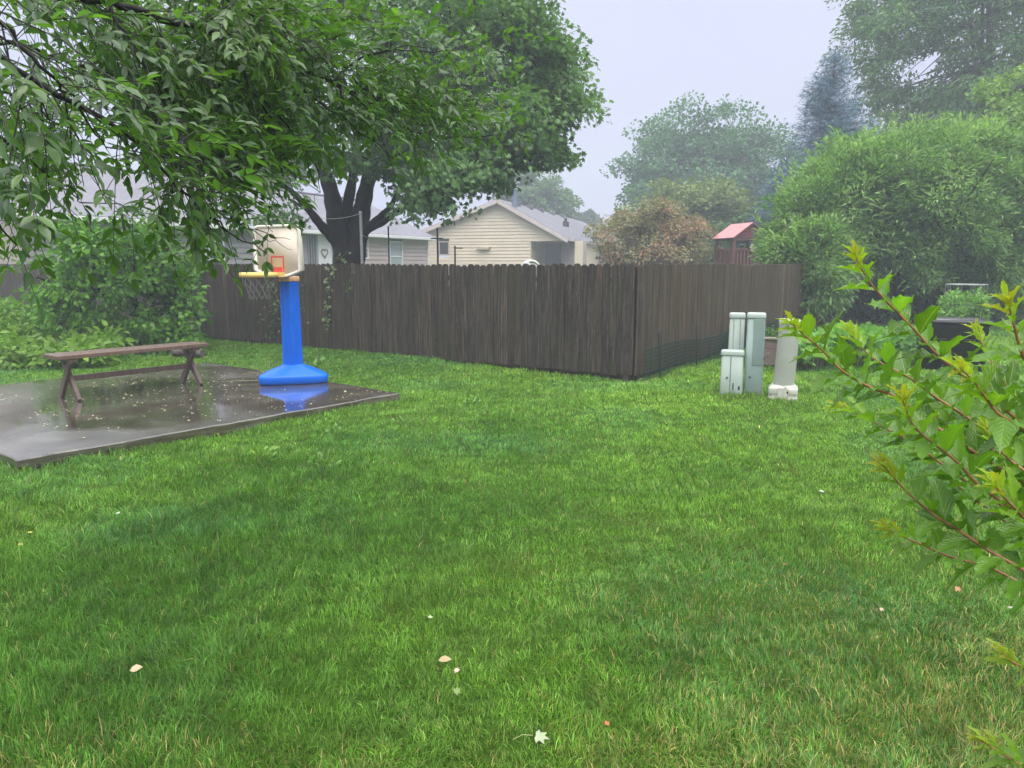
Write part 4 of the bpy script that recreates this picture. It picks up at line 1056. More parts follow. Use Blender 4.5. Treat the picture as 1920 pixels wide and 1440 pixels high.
def tree(name, label, cat, base, cen, rad, ncl, nl, cr, L, W, tmpl, mat, c1, c2, tr=.3, seed=1, shell=.5, rough=.3, zmin=-.8, nlimb=7, trunk=True, bk=None, group=None, jit=.25, flat=.55, extra=None, droop=.35, limbs=None, tintf=None, twigs=.35, mask=None):
    g = np.random.default_rng(seed); base = Vector(base); t = empty(name, base, label, cat, group); b = np.array(base); bk = bk or bark
    cl = crownpts(cen, rad, ncl, g, shell, rough, zmin, seed=seed)
    if extra is not None: cl = np.concatenate([cl, extra])
    if mask is not None: cl = cl[[mask(*proj(q)) for q in cl]]
    P, D, N = spray(cl, nl, cr, cen, g, flat, droop); n = len(P)
    tt = np.clip(np.repeat(g.random(len(cl)), nl)*.7+g.random(n)*.3, 0, 1)
    c = cvar(n, c1, c2, jit, tt, g)
    if tintf is not None: c = tintf(P, c, g)
    leaves('crown', P-b, D, N, L*(.7+.6*g.random(n)), W, tmpl, mat, t, c)
    if trunk:
        mb = MB(); cen = Vector(cen); top = Vector((cen.x, cen.y, cen.z+rad[2]*.35)); z0 = cen.z-rad[2]*.75
        fork = Vector((base.x+(cen.x-base.x)*.5, base.y+(cen.y-base.y)*.5, max(base.z+.8, z0)))
        if limbs is None:
            pts = curve(base-Vector((0,0,.2)), fork, (0,0,0), 4)+curve(fork, top, (tr*.6, tr*.5, 0), 6)[1:]
            mb.tube([p-base for p in pts], [tr*1.25, tr*1.02, tr*.95, tr*.9]+[tr*.75, tr*.6, tr*.42, tr*.28, tr*.12], 12)
            lm = []
            for k in range(nlimb):
                e = Vector(cl[int(g.integers(len(cl)))]); s_ = fork+(top-fork)*(g.random()*.6); e = s_+(e-s_)*.85
                pts = curve(s_, e, (g.normal()*.15, g.normal()*.15, .12*(e-s_).length), 7); mb.tube([p-base for p in pts], [tr*.42*(1-.13*i) for i in range(7)], 8); lm.append(pts)
        else: lm = limbs(mb, base)
        allp = [p for l in lm for p in l[2:]]; ap = np.array(allp)
        for q in cl:
            if g.random() > twigs: continue
            k = int(np.argmin(((ap-q)**2).sum(1))); s_ = allp[k]; e = Vector(q)
            if (e-s_).length > rad[0]*.9: continue
            mb.tube([p-base for p in curve(s_, e, (g.normal()*.05, g.normal()*.05, .06), 5)], [tr*.11, tr*.09, tr*.07, tr*.05, tr*.03], 5, cap=False)
        mb.build('trunk', bk, t)
    return t

# ---- maple behind the fence ----
def maple():
    Y = 18.2; b = at(654, 600, Y); base = Vector((b.x, b.y, 0))
    def limbs(mb, base):
        out = []
        def limb(pts, r0, r1, n=12):
            # smooth the pixel polyline
            q = [at(*p) for p in pts]; sm = []
            for i in range(len(q)-1):
                p0 = q[max(i-1,0)]; p1 = q[i]; p2 = q[i+1]; p3 = q[min(i+2, len(q)-1)]
                for k in range(5):
                    t = k/5; sm.append(.5*((2*p1)+(p2-p0)*t+(2*p0-5*p1+4*p2-p3)*t*t+(3*p1-p0-3*p2+p3)*t**3))
            sm.append(q[-1]); m = len(sm)
            mb.tube([p-base for p in sm], [interp(r0, r1, (i/(m-1))**.8)*(1+.06*math.sin(i*1.7)) for i in range(m)], n); out.append(sm); return sm
        mb.tube([Vector((0,0,-.2)), Vector((0,0,.5)), Vector((0,0,1.5)), at(655, 480, Y)-base, at(655, 462, Y)-base], [.50,.40,.37,.385,.36], 18)
        limb([(652,482,Y),(638,440,Y),(628,395,Y),(618,350,Y+.2),(600,300,Y+.3),(585,240,Y+.5),(560,150,Y+.8)], .33, .07)
        limb([(648,470,Y-.05),(622,443,Y-.2),(600,420,Y-.4),(578,392,Y-.7),(550,362,Y-.9),(520,340,Y-1.2)], .17, .04)
        limb([(662,480,Y),(672,430,Y+.1),(680,385,Y+.1),(690,340,Y),(705,285,Y),(715,220,Y),(730,120,Y-.2)], .30, .07)
        limb([(655,460,Y+.1),(650,400,Y+.3),(660,340,Y+.5),(668,270,Y+.6),(665,180,Y+.5)], .20, .05)
        limb([(672,450,Y),(690,428,Y-.2),(712,408,Y-.4),(730,390,Y-.6),(742,368,Y-.8),(755,330,Y-1)], .13, .035)
        limb([(690,430,Y-.2),(720,416,Y-.5),(748,392,Y-.9),(775,368,Y-1.2),(810,352,Y-1.5),(850,345,Y-1.8)], .085, .025)
        limb([(600,420,Y-.4),(585,398,Y-.6),(562,385,Y-.8),(540,372,Y-.9)], .07, .025)
        limb([(690,340,Y),(740,290,Y-.3),(800,250,Y-.6),(880,220,Y-.8)], .13, .03)
        limb([(705,285,Y),(770,200,Y),(860,130,Y+.2),(950,90,Y+.3)], .13, .03)
        limb([(600,300,Y+.3),(530,240,Y),(450,200,Y-.3)], .12, .03)
        return out
    g = np.random.default_rng(5)
    # lower skirts and the ragged right-hand side as seen against the sky
    ex = []
    def put(px, py, dy, n, s):
        for _ in range(n):
            q = at(px+g.normal()*s, py+g.normal()*s*.6, Y+dy+g.normal()*.6); ex.append(tuple(q))
    for a in ((1000,60,0,10,30),(1045,150,0,5,14),(985,250,-.5,12,26),(1040,80,0,4,12),(1060,190,-.2,9,16),(1030,110,0,8,22),(1035,215,0,8,20),(1010,150,0,10,30),(1015,282,-.3,4,16),(1040,290,-.3,3,8),(985,40,.2,8,18),(960,10,.2,8,20),(850,330,-1.2,10,24),(800,375,-1.3,8,14),(812,412,-1.4,5,8),(795,330,-1,10,22),(900,330,-.8,10,24),(940,300,-.6,9,24),(885,335,-1.2,6,14),(730,290,-1,10,22),(520,400,-1.2,4,12),(640,300,-1.2,6,22),(840,300,-1.3,16,40),(960,240,-1,14,30),(980,180,-.8,12,30),(735,432,-1.2,1,5)): put(*a)
    def mk(x, y):
        if y > 318 and 585 < x < 700: return False
        if y > 300 and x < 590 and not (505 < x < 550 and 370 < y < 410): return False
        if y > 322 and 690 < x < 778: return False
        if y > 398 and 778 <= x < 835: return False
        if y > 338 and x > 835: return False
        if y > 300 and x > 945: return False
        return True
    cen = at(690, 110, Y); 
    tree('maple_tree', 'large dark maple with a forked black trunk rising behind the fence', 'tree', base, cen, (4.6,3.8,3.5), 330, 92, .62, .145, 1.0, LEAF_M, lm_maple, (.085,.185,.068), (.17,.30,.105), tr=.36, seed=21, shell=.42, rough=.3, zmin=-.72, limbs=limbs, extra=np.array(ex), flat=.5, twigs=.4, mask=mk)
maple()

# ---- far trees ----
def far_tree(name, label, px0, px1, pytop, pybot, Y, c1, c2, ncl=150, nl=60, L=.32, seed=1, cat='tree', W=.9, tmpl=LEAF_D, mat=None, fl=.5, cr=.16, depth=.8, base_px=None, rough=.34, tr=.3, shell=.35, droop=.3, bk=None, zmin=-.95, twigs=.35, tintf=None, jit=.3, mask=None):
    a = at(px0, pytop, Y); b = at(px1, pybot, Y); cx = (a.x+b.x)/2; rx = (b.x-a.x)/2; cz = (a.z+b.z)/2; rz = (a.z-b.z)/2
    bx = cx if base_px is None else at(base_px, 500, Y).x
    return tree(name, label, cat, (bx, Y, 0), (cx, Y, cz), (rx, rx*depth, rz), ncl, nl, rx*cr*2, L, W, tmpl, mat or lm_far, c1, c2, tr=tr, seed=seed, shell=shell, rough=rough, zmin=zmin, flat=fl, droop=droop, bk=bk or bark2, twigs=twigs, tintf=tintf, jit=jit, mask=mask)
far_tree('broadleaf_tree', 'tall rounded hazy tree rising behind the yellowish tree, left of the blue spruce', 1150, 1500, 185, 480, 66, (.045,.15,.065), (.10,.24,.085), 360, 130, .27, 31, cr=.085, rough=.34, tr=.4, twigs=.9)
far_tree('broadleaf_tree', 'light green tree behind the ridge of the beige house, right of the maple crown', 925, 1072, 312, 440, 85, (.09,.19,.06), (.14,.25,.08), 170, 110, .32, 32, cr=.11, rough=.3, twigs=.7)
far_tree('broadleaf_tree', 'tiny distant green tree top beyond the right end of the beige roof', 1070, 1130, 396, 440, 110, (.05,.11,.04), (.08,.14,.05), 50, 50, .6, 33, cr=.16)
far_tree('broadleaf_tree', 'yellowish green rounded tree behind the reddish one', 1165, 1440, 325, 520, 47, (.13,.20,.045), (.20,.26,.06), 220, 80, .24, 34, cr=.10, rough=.2)
def rusty(P, c, g):
    f = vn(P[:, 0]*.9, P[:, 1]*.9, P[:, 2]*.9); m = (f > .58) & (g.random(len(P)) < .5); c = c.copy(); k = g.random((m.sum(), 1)); c[m] = np.array([.34,.18,.11])*(.6+.8*k); return c
far_tree('crabapple_tree', 'small reddish brown tree just behind the fence, left of the play tower', 1102, 1322, 368, 545, 33, (.20,.20,.09), (.30,.26,.13), 230, 90, .13, 35, cr=.10, rough=.28, tr=.16, bk=bark, tintf=rusty, W=.7, twigs=.6)
far_tree('broadleaf_tree', 'bright green bushy tree edge behind the play tower', 1330, 1480, 385, 540, 38, (.05,.12,.03), (.08,.16,.04), 110, 70, .2, 36, cr=.12)
far_tree('honeylocust_tree', 'huge feathery hazy tree filling the upper right with sky gaps', 1560, 2120, -190, 300, 40, (.06,.165,.055), (.13,.25,.065), 520, 140, .22, 37, cr=.062, rough=.26, shell=.45, tr=.35, W=.5, fl=.35, droop=.6, twigs=.8, base_px=1830, mask=lambda x, y: not (x < 1610 and y > 110) and not ((x-1715)/45)**2+((y-120)/40)**2 < 1 and not ((x-1600)/30)**2+((y-215)/28)**2 < 1)
far_tree('broadleaf_tree', 'yellow-green tree at the right edge above the big shrub', 1850, 2180, 85, 430, 27, (.10,.22,.022), (.22,.37,.04), 240, 90, .15, 38, cr=.085, rough=.3)
far_tree('broadleaf_tree', 'mid green tree between the feathery tree and the big round shrub', 1640, 1910, 210, 420, 36, (.06,.16,.04), (.11,.22,.05), 190, 80, .2, 39, cr=.09, rough=.25, W=.5)
def back_left():
    # what stands behind the maple and the left house
    far_tree('broadleaf_tree', 'green tree whose crown shows between the maple branches, behind the grey-roofed house', 300, 620, -60, 400, 58, (.03,.085,.02), (.06,.13,.03), 230, 70, .36, 40, cr=.09)
back_left()
def spruce():
    Y = 34; b = at(1540, 500, Y); base = Vector((b.x, Y, 0)); top = at(1540, 92, Y).z
    t = empty('spruce_tree', base, 'tall blue spruce with a pointed top, between the hazy tree and the feathery tree', 'tree')
    g = np.random.default_rng(44); P = []; D = []; nlev = 46; mb = MB(); mb.tube([Vector((0,0,0)), Vector((0,0,top*.5)), Vector((0,0,top))], [.32,.17,.02], 10)
    for i in range(nlev):
        f = i/nlev; z = 1.2+(top-1.3)*f**.9; r = 3.5*(1-f)**.85+.12
        nb = max(5, int(15*(1-f)+5))
        for k in range(nb):
            a = g.random()*6.28; rr = r*(.7+.42*g.random()); m = max(3, int(rr*9)); s = np.linspace(.12, 1, m)
            zz = z-.35*s*rr*.35+.16*s*s*rr*.6
            xs_ = np.cos(a)*s*rr; ys_ = np.sin(a)*s*rr
            for rep in range(5):
                w_ = g.normal(size=(m, 3))*.17; P.append(np.stack([xs_, ys_, zz], 1)+w_); D.append(np.tile([math.cos(a), math.sin(a), .15], (m, 1))+g.normal(size=(m, 3))*.5)
            if g.random() < .35: mb.tube([Vector((0,0,z)), Vector((math.cos(a)*rr*.85, math.sin(a)*rr*.85, z-.05*rr))], [.035, .01], 4, cap=False)
    P = np.concatenate(P); D = np.concatenate(D); n = len(P); N = np.tile(UP, (n, 1))+g.normal(size=(n, 3))*.5
    leaves('crown', P, D, N, .30*(.7+.6*g.random(n)), .8, LEAF_N, lm_ndl, t, cvar(n, (.10,.19,.25), (.22,.34,.43), .3, None, g)); mb.build('trunk', bark2, t)
spruce()

# ---- big rounded shrub on the right ----
def bigshrub():
    Y = 23.0; g = np.random.default_rng(50); c = at(1715, 430, Y); base = Vector((c.x, Y, 0))
    t = empty('shrub', base, 'huge rounded green shrub with narrow leaves at the end of the fence', 'shrub'); b = np.array(base)
    def lobe(px, py, rx_px, rz_px, dy, n, zmin=-.55, sd=1):
        q = at(px, py, Y+dy); k = (Y+dy)/1400; return crownpts(tuple(q), (rx_px*k, rx_px*k*.85, rz_px*k), n, g, .70, .34, zmin, 2.6, sd), np.array(q)
    P = []; D = []; N = []; TT = []
    for (px, py, rx_, rz_, dy, n, zm, sd) in ((1725,420,225,165,0,760,-.72,3),(1720,530,170,90,1.3,300,-.8,9),(1570,545,60,60,1.2,90,-.8,10),(1850,530,90,80,1.3,110,-.8,11),(1535,500,42,75,-3.0,110,-.95,12),(1490,470,45,40,-2.6,60,-.8,13),(1565,425,118,118,-1.2,330,-.6,4),(1860,415,150,155,-.6,380,-.75,5),(1990,430,130,160,0,160,-.75,6),(1640,350,120,85,-.8,160,-.4,7),(1790,330,130,80,-.3,170,-.4,8)):
        cl, q = lobe(px, py, rx_, rz_, dy, n, zm, sd)
        p, d, nn = spray(cl, 105, .40, q, g, .85, .12, .5, 1.1); d[:, 2] += .35; P.append(p); D.append(d); N.append(nn); TT.append(np.repeat(g.random(len(cl)), 105))
    # ragged young shoots standing proud of the outline
    nl0 = len(P)
    for _ in range(700):
        j = int(g.integers(nl0)); q = P[j][int(g.integers(len(P[j])))]
        if q[2] < 2.3: continue
        ln = .35+.55*g.random(); o_ = unit((q-np.array([c.x, Y, 2.2]))[None])[0]; d_ = unit((o_*.8+np.array([0,0,.8])+g.normal(size=3)*.25)[None])[0]; m_ = int(ln/.035)
        s_ = np.linspace(0, 1, m_)[:, None]; P.append(q+d_*s_*ln+np.array([0,0,-.12])*s_**2+g.normal(size=(m_, 3))*.02)
        D.append(d_*.6+g.normal(size=(m_, 3))*.6); N.append(np.tile(UP, (m_, 1))+g.normal(size=(m_, 3))*.5); TT.append(np.full(m_, .8+.2*g.random()))
    P = np.concatenate(P); D = np.concatenate(D); N = np.concatenate(N); TT = np.concatenate(TT)
    # hollows between the leaf clumps
    hol = fbm(P[:, 0]*1.1, P[:, 1]*1.1, P[:, 2]*1.4, 2); kk = (hol > .43) | (g.random(len(P)) < .2); P, D, N, TT = P[kk], D[kk], N[kk], TT[kk]
    k = P[:, 2] > .05; P, D, N, TT = P[k], D[k], N[k], TT[k]; n = len(P)
    leaves('foliage', P-b, D, N, .165*(.6+.8*g.random(n)), .30, LEAF_D, lm_shrub, t, cvar(n, (.11,.235,.07), (.28,.43,.15), .35, TT, g))
    mb = MB()
    for k in range(26):
        a = g.random()*6.28; r0 = g.random()*1.0; e = Vector((math.cos(a)*(1.5+2.2*g.random()), math.sin(a)*(1.2+1.8*g.random()), 2.4+2.2*g.random()))
        mb.tube(curve(Vector((math.cos(a)*r0, math.sin(a)*r0, -.1)), e, (0,0,.4), 6), [.06,.055,.045,.035,.025,.012], 6)
    mb.build('stems', bark, t)
bigshrub()

# ---- bed plants ----
def mound(name, label, cat, pts, L, W, tmpl, mat, c1, c2, seed, nl=60, cr=.25, flat=.6, group=None, stems=True, upd=.2):
    g = np.random.default_rng(seed); pts = np.array([tuple(p) for p in pts]); base = Vector((pts[:, 0].mean(), pts[:, 1].mean(), 0)); b = np.array(base)
    t = empty(name, base, label, cat, group); P, D, N = spray(pts, nl, cr, b, g, flat, .1, .8, .5); D[:, 2] += upd
    k = P[:, 2] > .01; P, D, N = P[k], D[k], N[k]; n = len(P)
    leaves('foliage', P-b, D, N, L*(.6+.8*g.random(n)), W, tmpl, mat, t, cvar(n, c1, c2, .25, None, g))
    if stems:
        mb = MB()
        for q in pts[::max(1, len(pts)//40)]:
            e = Vector(q)-base; mb.tube(curve(Vector((e.x*.85, e.y*.85, -.02)), e, (0,0,.02), 4), [.012,.01,.008,.005], 5, cap=False)
        mb.build('stems', stem_gr, t)
    return t
def bed():
    g = np.random.default_rng(60); n = 0
    for i, (x0, x1, y_, zt, lab, c1, c2, L, W) in enumerate((
        (1498,1560,12.9,.58,'broad-leaved squash plant nearest the leaning utility post', (.17,.38,.09), (.30,.52,.15), .13, .95),
        (1555,1640,13.1,.64,'broad-leaved squash plant in the middle of the garden bed', (.16,.36,.08), (.28,.50,.14), .14, .95),
        (1630,1712,13.3,.60,'broad-leaved squash plant touching the left side of the black bin', (.15,.35,.08), (.27,.49,.14), .13, .9))):
        pts = []
        for _ in range(46):
            px = x0+(x1-x0)*g.random(); Y = y_+g.random()*1.1-.3; q = at(px, 640, Y); q.z = zt*(.25+.7*g.random()**.6); pts.append(q)
        mound('squash_plant', lab, 'plant', pts, L, W, LEAF_M, lm_shrub, c1, c2, 61+i, 16, .16, .5, 'plants in the garden bed')
    pts = []
    for _ in range(30):
        q = PLp+PLr*(.05+(g.random()-.5)*1.05)+PLf*(.1+g.random()*1.0); q.z = .45+.16*g.random(); pts.append(q)
    mound('bedding_plant', 'low leafy plants growing in the raised planter box', 'plant', pts, .075, .6, LEAF_L, lm_shrub, (.05,.13,.035), (.09,.2,.05), 66, 16, .12)
    pts = []
    for _ in range(60):
        q = at(1762+80*g.random(), 600, 14.6+g.random()*1.1); q.z = .25+.95*g.random()**.8; pts.append(q)
    mound('tomato_plant', 'bushy tomato plant growing inside the wire cage behind the black bin', 'plant', pts, .10, .5, LEAF_L, lm_shrub, (.11,.25,.05), (.22,.40,.08), 67, 26, .14)
    # far right: stone edging and bushes beyond the dark lawn
    a = G(1852, 551); b_ = G(2060, 545); a.z = b_.z = 0
    t = empty('stone_edging', a, 'low grey stone edging wall at the far right end of the lawn', 'edging')
    e = (b_-a).normalized(); L_ = (b_-a).length; x = 0; k = 0
    st = simple('edging_stone', (.26,.22,.21), (.13,.11,.11), 2.5, .8, bmp=.4, bd=.02)
    while x < L_ and k < 40:
        w_ = random.uniform(.5, .9)
        for lv in (0, 1):
            mb = MB(); mb.box(e*(x+w_/2+lv*.2)+Vector((0,0,.10+lv*.21)), (w_-.03, .35, .19), Matrix.Rotation(math.atan2(e.y, e.x)+random.uniform(-.05,.05), 3, 'Z')); mb.build('stone', st, t, bevel=.025)
        x += w_; k += 1
    for i, (px, py, Y, s, lab, c1, c2) in enumerate(((1885,522,46,1.6,'round yellow-green bush on the stone edging at the right edge', (.13,.19,.03), (.2,.26,.05)), (1935,505,47,2.4,'pale tan and green bush beyond the stone edging', (.24,.22,.12), (.30,.30,.15)), (1990,470,49,3.5,'tall green bush beyond the stone edging past the frame edge', (.06,.13,.03), (.1,.18,.04)))):
        q = at(px, py, Y); pts = crownpts(tuple(q), (s, s*.7, s*.6), 50, g, .4, .25, -.9); mound('bush', lab, 'bush', pts, .16, .6, LEAF_D, lm_far, c1, c2, 70+i, 40, .4)
bed()

# ---- left corner: small tree/bush by the fence, weeds, vines ----
def leftbush():
    g = np.random.default_rng(80)
    b = G(262, 652); base = Vector((b.x, b.y, 0)); Y = base.y
    def limbs(mb, base):
        out = []
        for pts, r0 in (([(262,640,Y),(256,590,Y),(248,540,Y),(240,470,Y-.1),(228,400,Y-.2)], .085), ([(258,645,Y),(218,590,Y-.2),(190,545,Y-.3),(165,505,Y-.5),(135,460,Y-.7)], .06), ([(266,640,Y),(285,580,Y-.1),(300,520,Y-.2),(320,450,Y-.2)], .045), ([(240,560,Y),(200,500,Y-.4),(170,430,Y-.5)], .03), ([(190,545,Y-.3),(130,540,Y-.8),(70,520,Y-1.2)], .035)):
            q = [at(*p) for p in pts]; mb.tube([p-base for p in q], [r0*(1-.18*i) for i in range(len(q))], 9); out.append(q+q[1:])
        return out
    ex = []
    for (px, py, s, n, dy) in ((300,520,30,34,-.3),(330,570,26,28,-.2),(300,610,30,34,-.5),(340,500,22,18,0),(250,470,36,30,-.3),(210,480,40,30,-.5),(150,500,42,30,-.8),(100,545,36,20,-1.0),(290,440,30,16,0),(150,455,36,16,-.7),(120,600,38,22,-1.1),(180,590,38,20,-.9),(240,625,32,26,-.8),(345,620,16,12,-.3)):
        for _ in range(n): ex.append(tuple(at(px+g.normal()*s*.8, py+g.normal()*s*.7, Y+dy+g.normal()*.35)))
    tree('lilac_bush', 'leafy green bush with dark leaning stems against the fence behind the bench', 'bush', base, at(230, 500, Y-.4), (1.6,1.0,1.1), 60, 30, .26, .115, .68, LEAF_L, lm_shrub, (.028,.11,.014), (.17,.37,.03), tr=.10, seed=81, shell=.3, rough=.2, limbs=limbs, extra=np.array(ex), flat=.75, twigs=.5, bk=bark)
    # weeds in the corner
    pts = []
    for _ in range(200):
        px = -60+270*g.random(); Yy = 13.0+5.2*g.random(); q = at(px, 620, Yy); 
        if in_slab(q.x, q.y, .3) or in_yard(q.x, q.y, -.3): continue
        q.z = .12+.75*g.random()*np.clip((Yy-12.6)/3.5, .2, 1); pts.append(q)
    mound('weed_patch', 'bright green leafy weeds in the corner to the left of the bush', 'weeds', pts, .15, .55, LEAF_L, lm_shrub, (.10,.21,.02), (.19,.33,.04), 82, 30, .28, .5, upd=.1)
    pts = []
    for _ in range(60):
        px = 180+170*g.random(); Yy = 15.2+1.2*g.random(); q = at(px, 640, Yy); q.z = .06+.28*g.random(); pts.append(q)
    mound('weed_patch', 'low mixed weeds at the foot of the leafy bush behind the bench', 'weeds', pts, .10, .5, LEAF_L, lm_shrub, (.05,.14,.02), (.13,.24,.04), 83, 22, .2, .5)
    # log / rocks at the bush foot
    p = G(355, 668); mb = MB(); o = empty('fallen_log', Vector((p.x, p.y, 0)), 'short brown log lying in the grass behind the right end of the bench', 'log')
    mb.tube([Vector((-.35,.12,.07)), Vector((0,0,.08)), Vector((.3,-.1,.07))], [.08,.085,.075], 12); mb.build('log', bark2, o)
leftbush()
def vine(label, pix, seed, n=10, L=.085, c1=(.05,.11,.03), c2=(.12,.20,.07), spread=.10, off=.05):
    g = np.random.default_rng(seed); pp = [fpt(x, y, off) for x, y in pix]; base = Vector((pp[0].x, pp[0].y, 0)); t = empty('vine', base, label, 'vine', 'vines on the fence'); b = np.array(base)
    mb = MB(); mb.tube([p-base for p in pp], .006, 5); mb.build('stem', stem_gr, t)
    P = []
    for i in range(len(pp)-1):
        for k in range(n):
            q = pp[i]+(pp[i+1]-pp[i])*g.random(); P.append([q.x+g.normal()*spread, q.y-abs(g.normal())*.05, q.z+g.normal()*spread])
    P = np.array(P); m = len(P); D = g.normal(size=(m, 3)); D[:, 2] -= .5; N = np.tile([-V.x, -V.y, .6], (m, 1))+g.normal(size=(m, 3))*.35
    leaves('leaves', P-b, D, N, L*(.6+.8*g.random(m)), .95, LEAF_M, lm_shrub, t, cvar(m, c1, c2, .2, None, g))
vine('leafy vine hanging down the fence right of the blue hoop post', [(655,470),(620,498),(618,530),(617,560),(612,590),(616,618)], 90, 9, .10, (.14,.20,.09), (.24,.32,.17), .055)
vine('sparse vine trailing on the fence further right of the hanging leafy vine', [(662,505),(655,530),(652,560)], 91, 4, .08, spread=.04)
vine('dark ivy mass on the fence behind the hoop net', [(500,530),(520,560),(530,580),(515,600),(505,640)], 92, 34, .075, (.06,.12,.05), (.16,.24,.12), .13)
vine('ivy spilling over the fence top between the bush and the hoop', [(395,485),(380,490),(372,505),(368,530)], 93, 22, .09, (.10,.2,.03), (.16,.27,.05), .09)
vine('small ivy strands between the hoop post and the leafy vine', [(572,520),(568,560),(575,600)], 94, 6, .07, spread=.05)
vine('little creeper leaves low on the fence left of the hoop', [(372,600),(378,620),(370,640)], 95, 9, .08, (.09,.17,.04), (.15,.24,.07), .08)

# ---- ash tree: its branches hang in from the upper left, trunk outside the frame ----
def ash():
    g = np.random.default_rng(100); base = Vector((-5.6, 1.6, 0))
    t = empty('ash_tree', base, 'ash tree whose leafy branches hang into the picture from the upper left', 'tree')
    crotch = Vector((-5.5, 1.7, 3.4)); mb = MB()
    mb.tube([p-base for p in (base-Vector((0,0,.2)), base+Vector((0,0,1)), Vector((-5.55,1.65,2.4)), crotch)], [.26,.20,.17,.16], 14)
    limbs = [
      # (pixel, pixel, distance) polylines
      ([(-60,-60,3.0),(80,-20,3.0),(200,5,3.05),(290,30,3.1),(370,55,3.2),(430,75,3.3),(520,110,3.5),(610,148,3.7),(700,185,3.9),(780,205,4.1)], .022, 1),
      ([(610,148,3.7),(680,110,3.8),(760,95,3.9),(850,100,4.0)], .010, 1),
      ([(660,150,3.75),(720,185,3.9),(800,195,4.0),(880,190,4.15),(950,165,4.3)], .010, 1),
      ([(640,160,3.7),(720,225,3.9),(800,250,4.0),(880,260,4.2),(945,250,4.3)], .008, 1),
      ([(-80,60,2.4),(60,150,2.4),(170,215,2.5),(260,265,2.6),(310,320,2.7),(370,385,2.9),(440,440,3.1),(500,475,3.3)], .013, 1),
      ([(300,150,2.9),(350,220,3.0),(400,290,3.1),(460,350,3.2),(520,400,3.3)], .008, 1),
      ([(200,5,3.05),(240,60,3.0),(280,140,3.0),(340,230,3.05),(400,300,3.1)], .009, 1),
      ([(430,75,3.3),(480,180,3.3),(530,250,3.4),(580,310,3.5)], .008, 1),
      ([(-80,-30,2.3),(20,60,2.3),(90,140,2.3),(150,200,2.4),(200,280,2.5)], .010, 1),
      ([(-100,140,2.5),(-20,240,2.5),(60,300,2.6),(120,345,2.7),(150,380,2.8)], .009, 1),
      ([(-100,200,2.4),(-50,330,2.4),(0,420,2.5),(30,480,2.6)], .008, 1),
      ([(-80,20,3.2),(20,80,3.3),(100,110,3.4),(180,150,3.5)], .008, 1.2),([(-80,100,2.9),(0,170,3.0),(80,210,3.1),(140,260,3.2)], .008, 1.2),([(-60,-40,4.2),(60,20,4.3),(150,60,4.4),(250,80,4.5)], .008, 1.2),([(-90,180,3.4),(0,260,3.5),(60,330,3.6),(90,390,3.7)], .008, 1.3),
      ([(100,-60,3.4),(220,40,3.6),(330,100,3.8),(470,130,4.0),(560,90,4.2)], .010, 1),
      ([(300,-80,3.2),(400,-20,3.4),(500,20,3.6),(600,40,3.8),(660,30,3.9)], .010, 1),
      ([(380,-80,3.0),(430,0,3.1),(520,60,3.3),(600,110,3.5)], .008, 1),
      ([(150,120,3.2),(250,160,3.4),(330,180,3.5),(420,200,3.6),(520,215,3.7)], .008, 1),
      ([(260,265,2.6),(340,290,2.8),(420,310,3.0),(500,330,3.2)], .006, 1),
      ([(370,385,2.9),(430,400,3.0),(480,430,3.1),(545,450,3.2)], .006, .8),
      ([(520,110,3.5),(600,190,3.6),(680,250,3.8),(740,300,3.9)], .007, 1),
      ([(0,-60,3.8),(130,40,4.0),(240,110,4.2),(350,140,4.4)], .010, 1),
      ([(-60,80,3.6),(60,90,3.7),(160,130,3.8),(250,180,3.9),(330,250,4.0),(400,330,4.1)], .010, 1),
      ([(420,395,3.0),(460,425,3.05),(505,450,3.1),(548,468,3.15)], .004, 1.3),
      ([(480,180,3.3),(560,260,3.4),(600,330,3.5),(590,380,3.5)], .006, .9),
    ]
    P = []; D = []; N = []; LL = []; tips = []; TT = []
    def compound(o, d, n_pairs, rl, tint):
        """a pinnate leaf: rachis from o along d"""
        d = d.normalized(); side = d.cross(Vector((0,0,1)));
        if side.length < .1: side = Vector((1,0,0))
        side.normalize(); side = (side+Vector(g.normal(size=3))*.3).normalized(); nrm = side.cross(d).normalized()
        if nrm.z < 0: nrm = -nrm
        nrm = (nrm+Vector(g.normal(size=3))*.3).normalized()
        pts = [o+d*(rl*k/4)-Vector((0,0,.14*rl*(k/4)**2)) for k in range(5)]
        mb2.tube([p-base for p in pts], .0011, 3, cap=False)
        def pos(s): i = min(int(s*4), 3); f = s*4-i; return pts[i]+(pts[i+1]-pts[i])*f
        ll = rl*(.42+.1*g.random())
        for k in range(n_pairs):
            s = .35+.55*k/max(1, n_pairs-1)
            for sg in (-1, 1):
                q = pos(s); dd = d*.75+side*sg*.8+Vector(g.normal(size=3))*.3-Vector((0,0,.10))
                P.append(tuple(q)); D.append(tuple(dd)); N.append(tuple(nrm+Vector(g.normal(size=3))*.2)); LL.append(ll*(.75+.4*g.random())); TT.append(tint)
        q = pts[-1]; P.append(tuple(q)); D.append(tuple(d+Vector(g.normal(size=3))*.2-Vector((0,0,.15)))); N.append(tuple(nrm)); LL.append(ll*1.1); TT.append(tint)
    mb2 = MB()
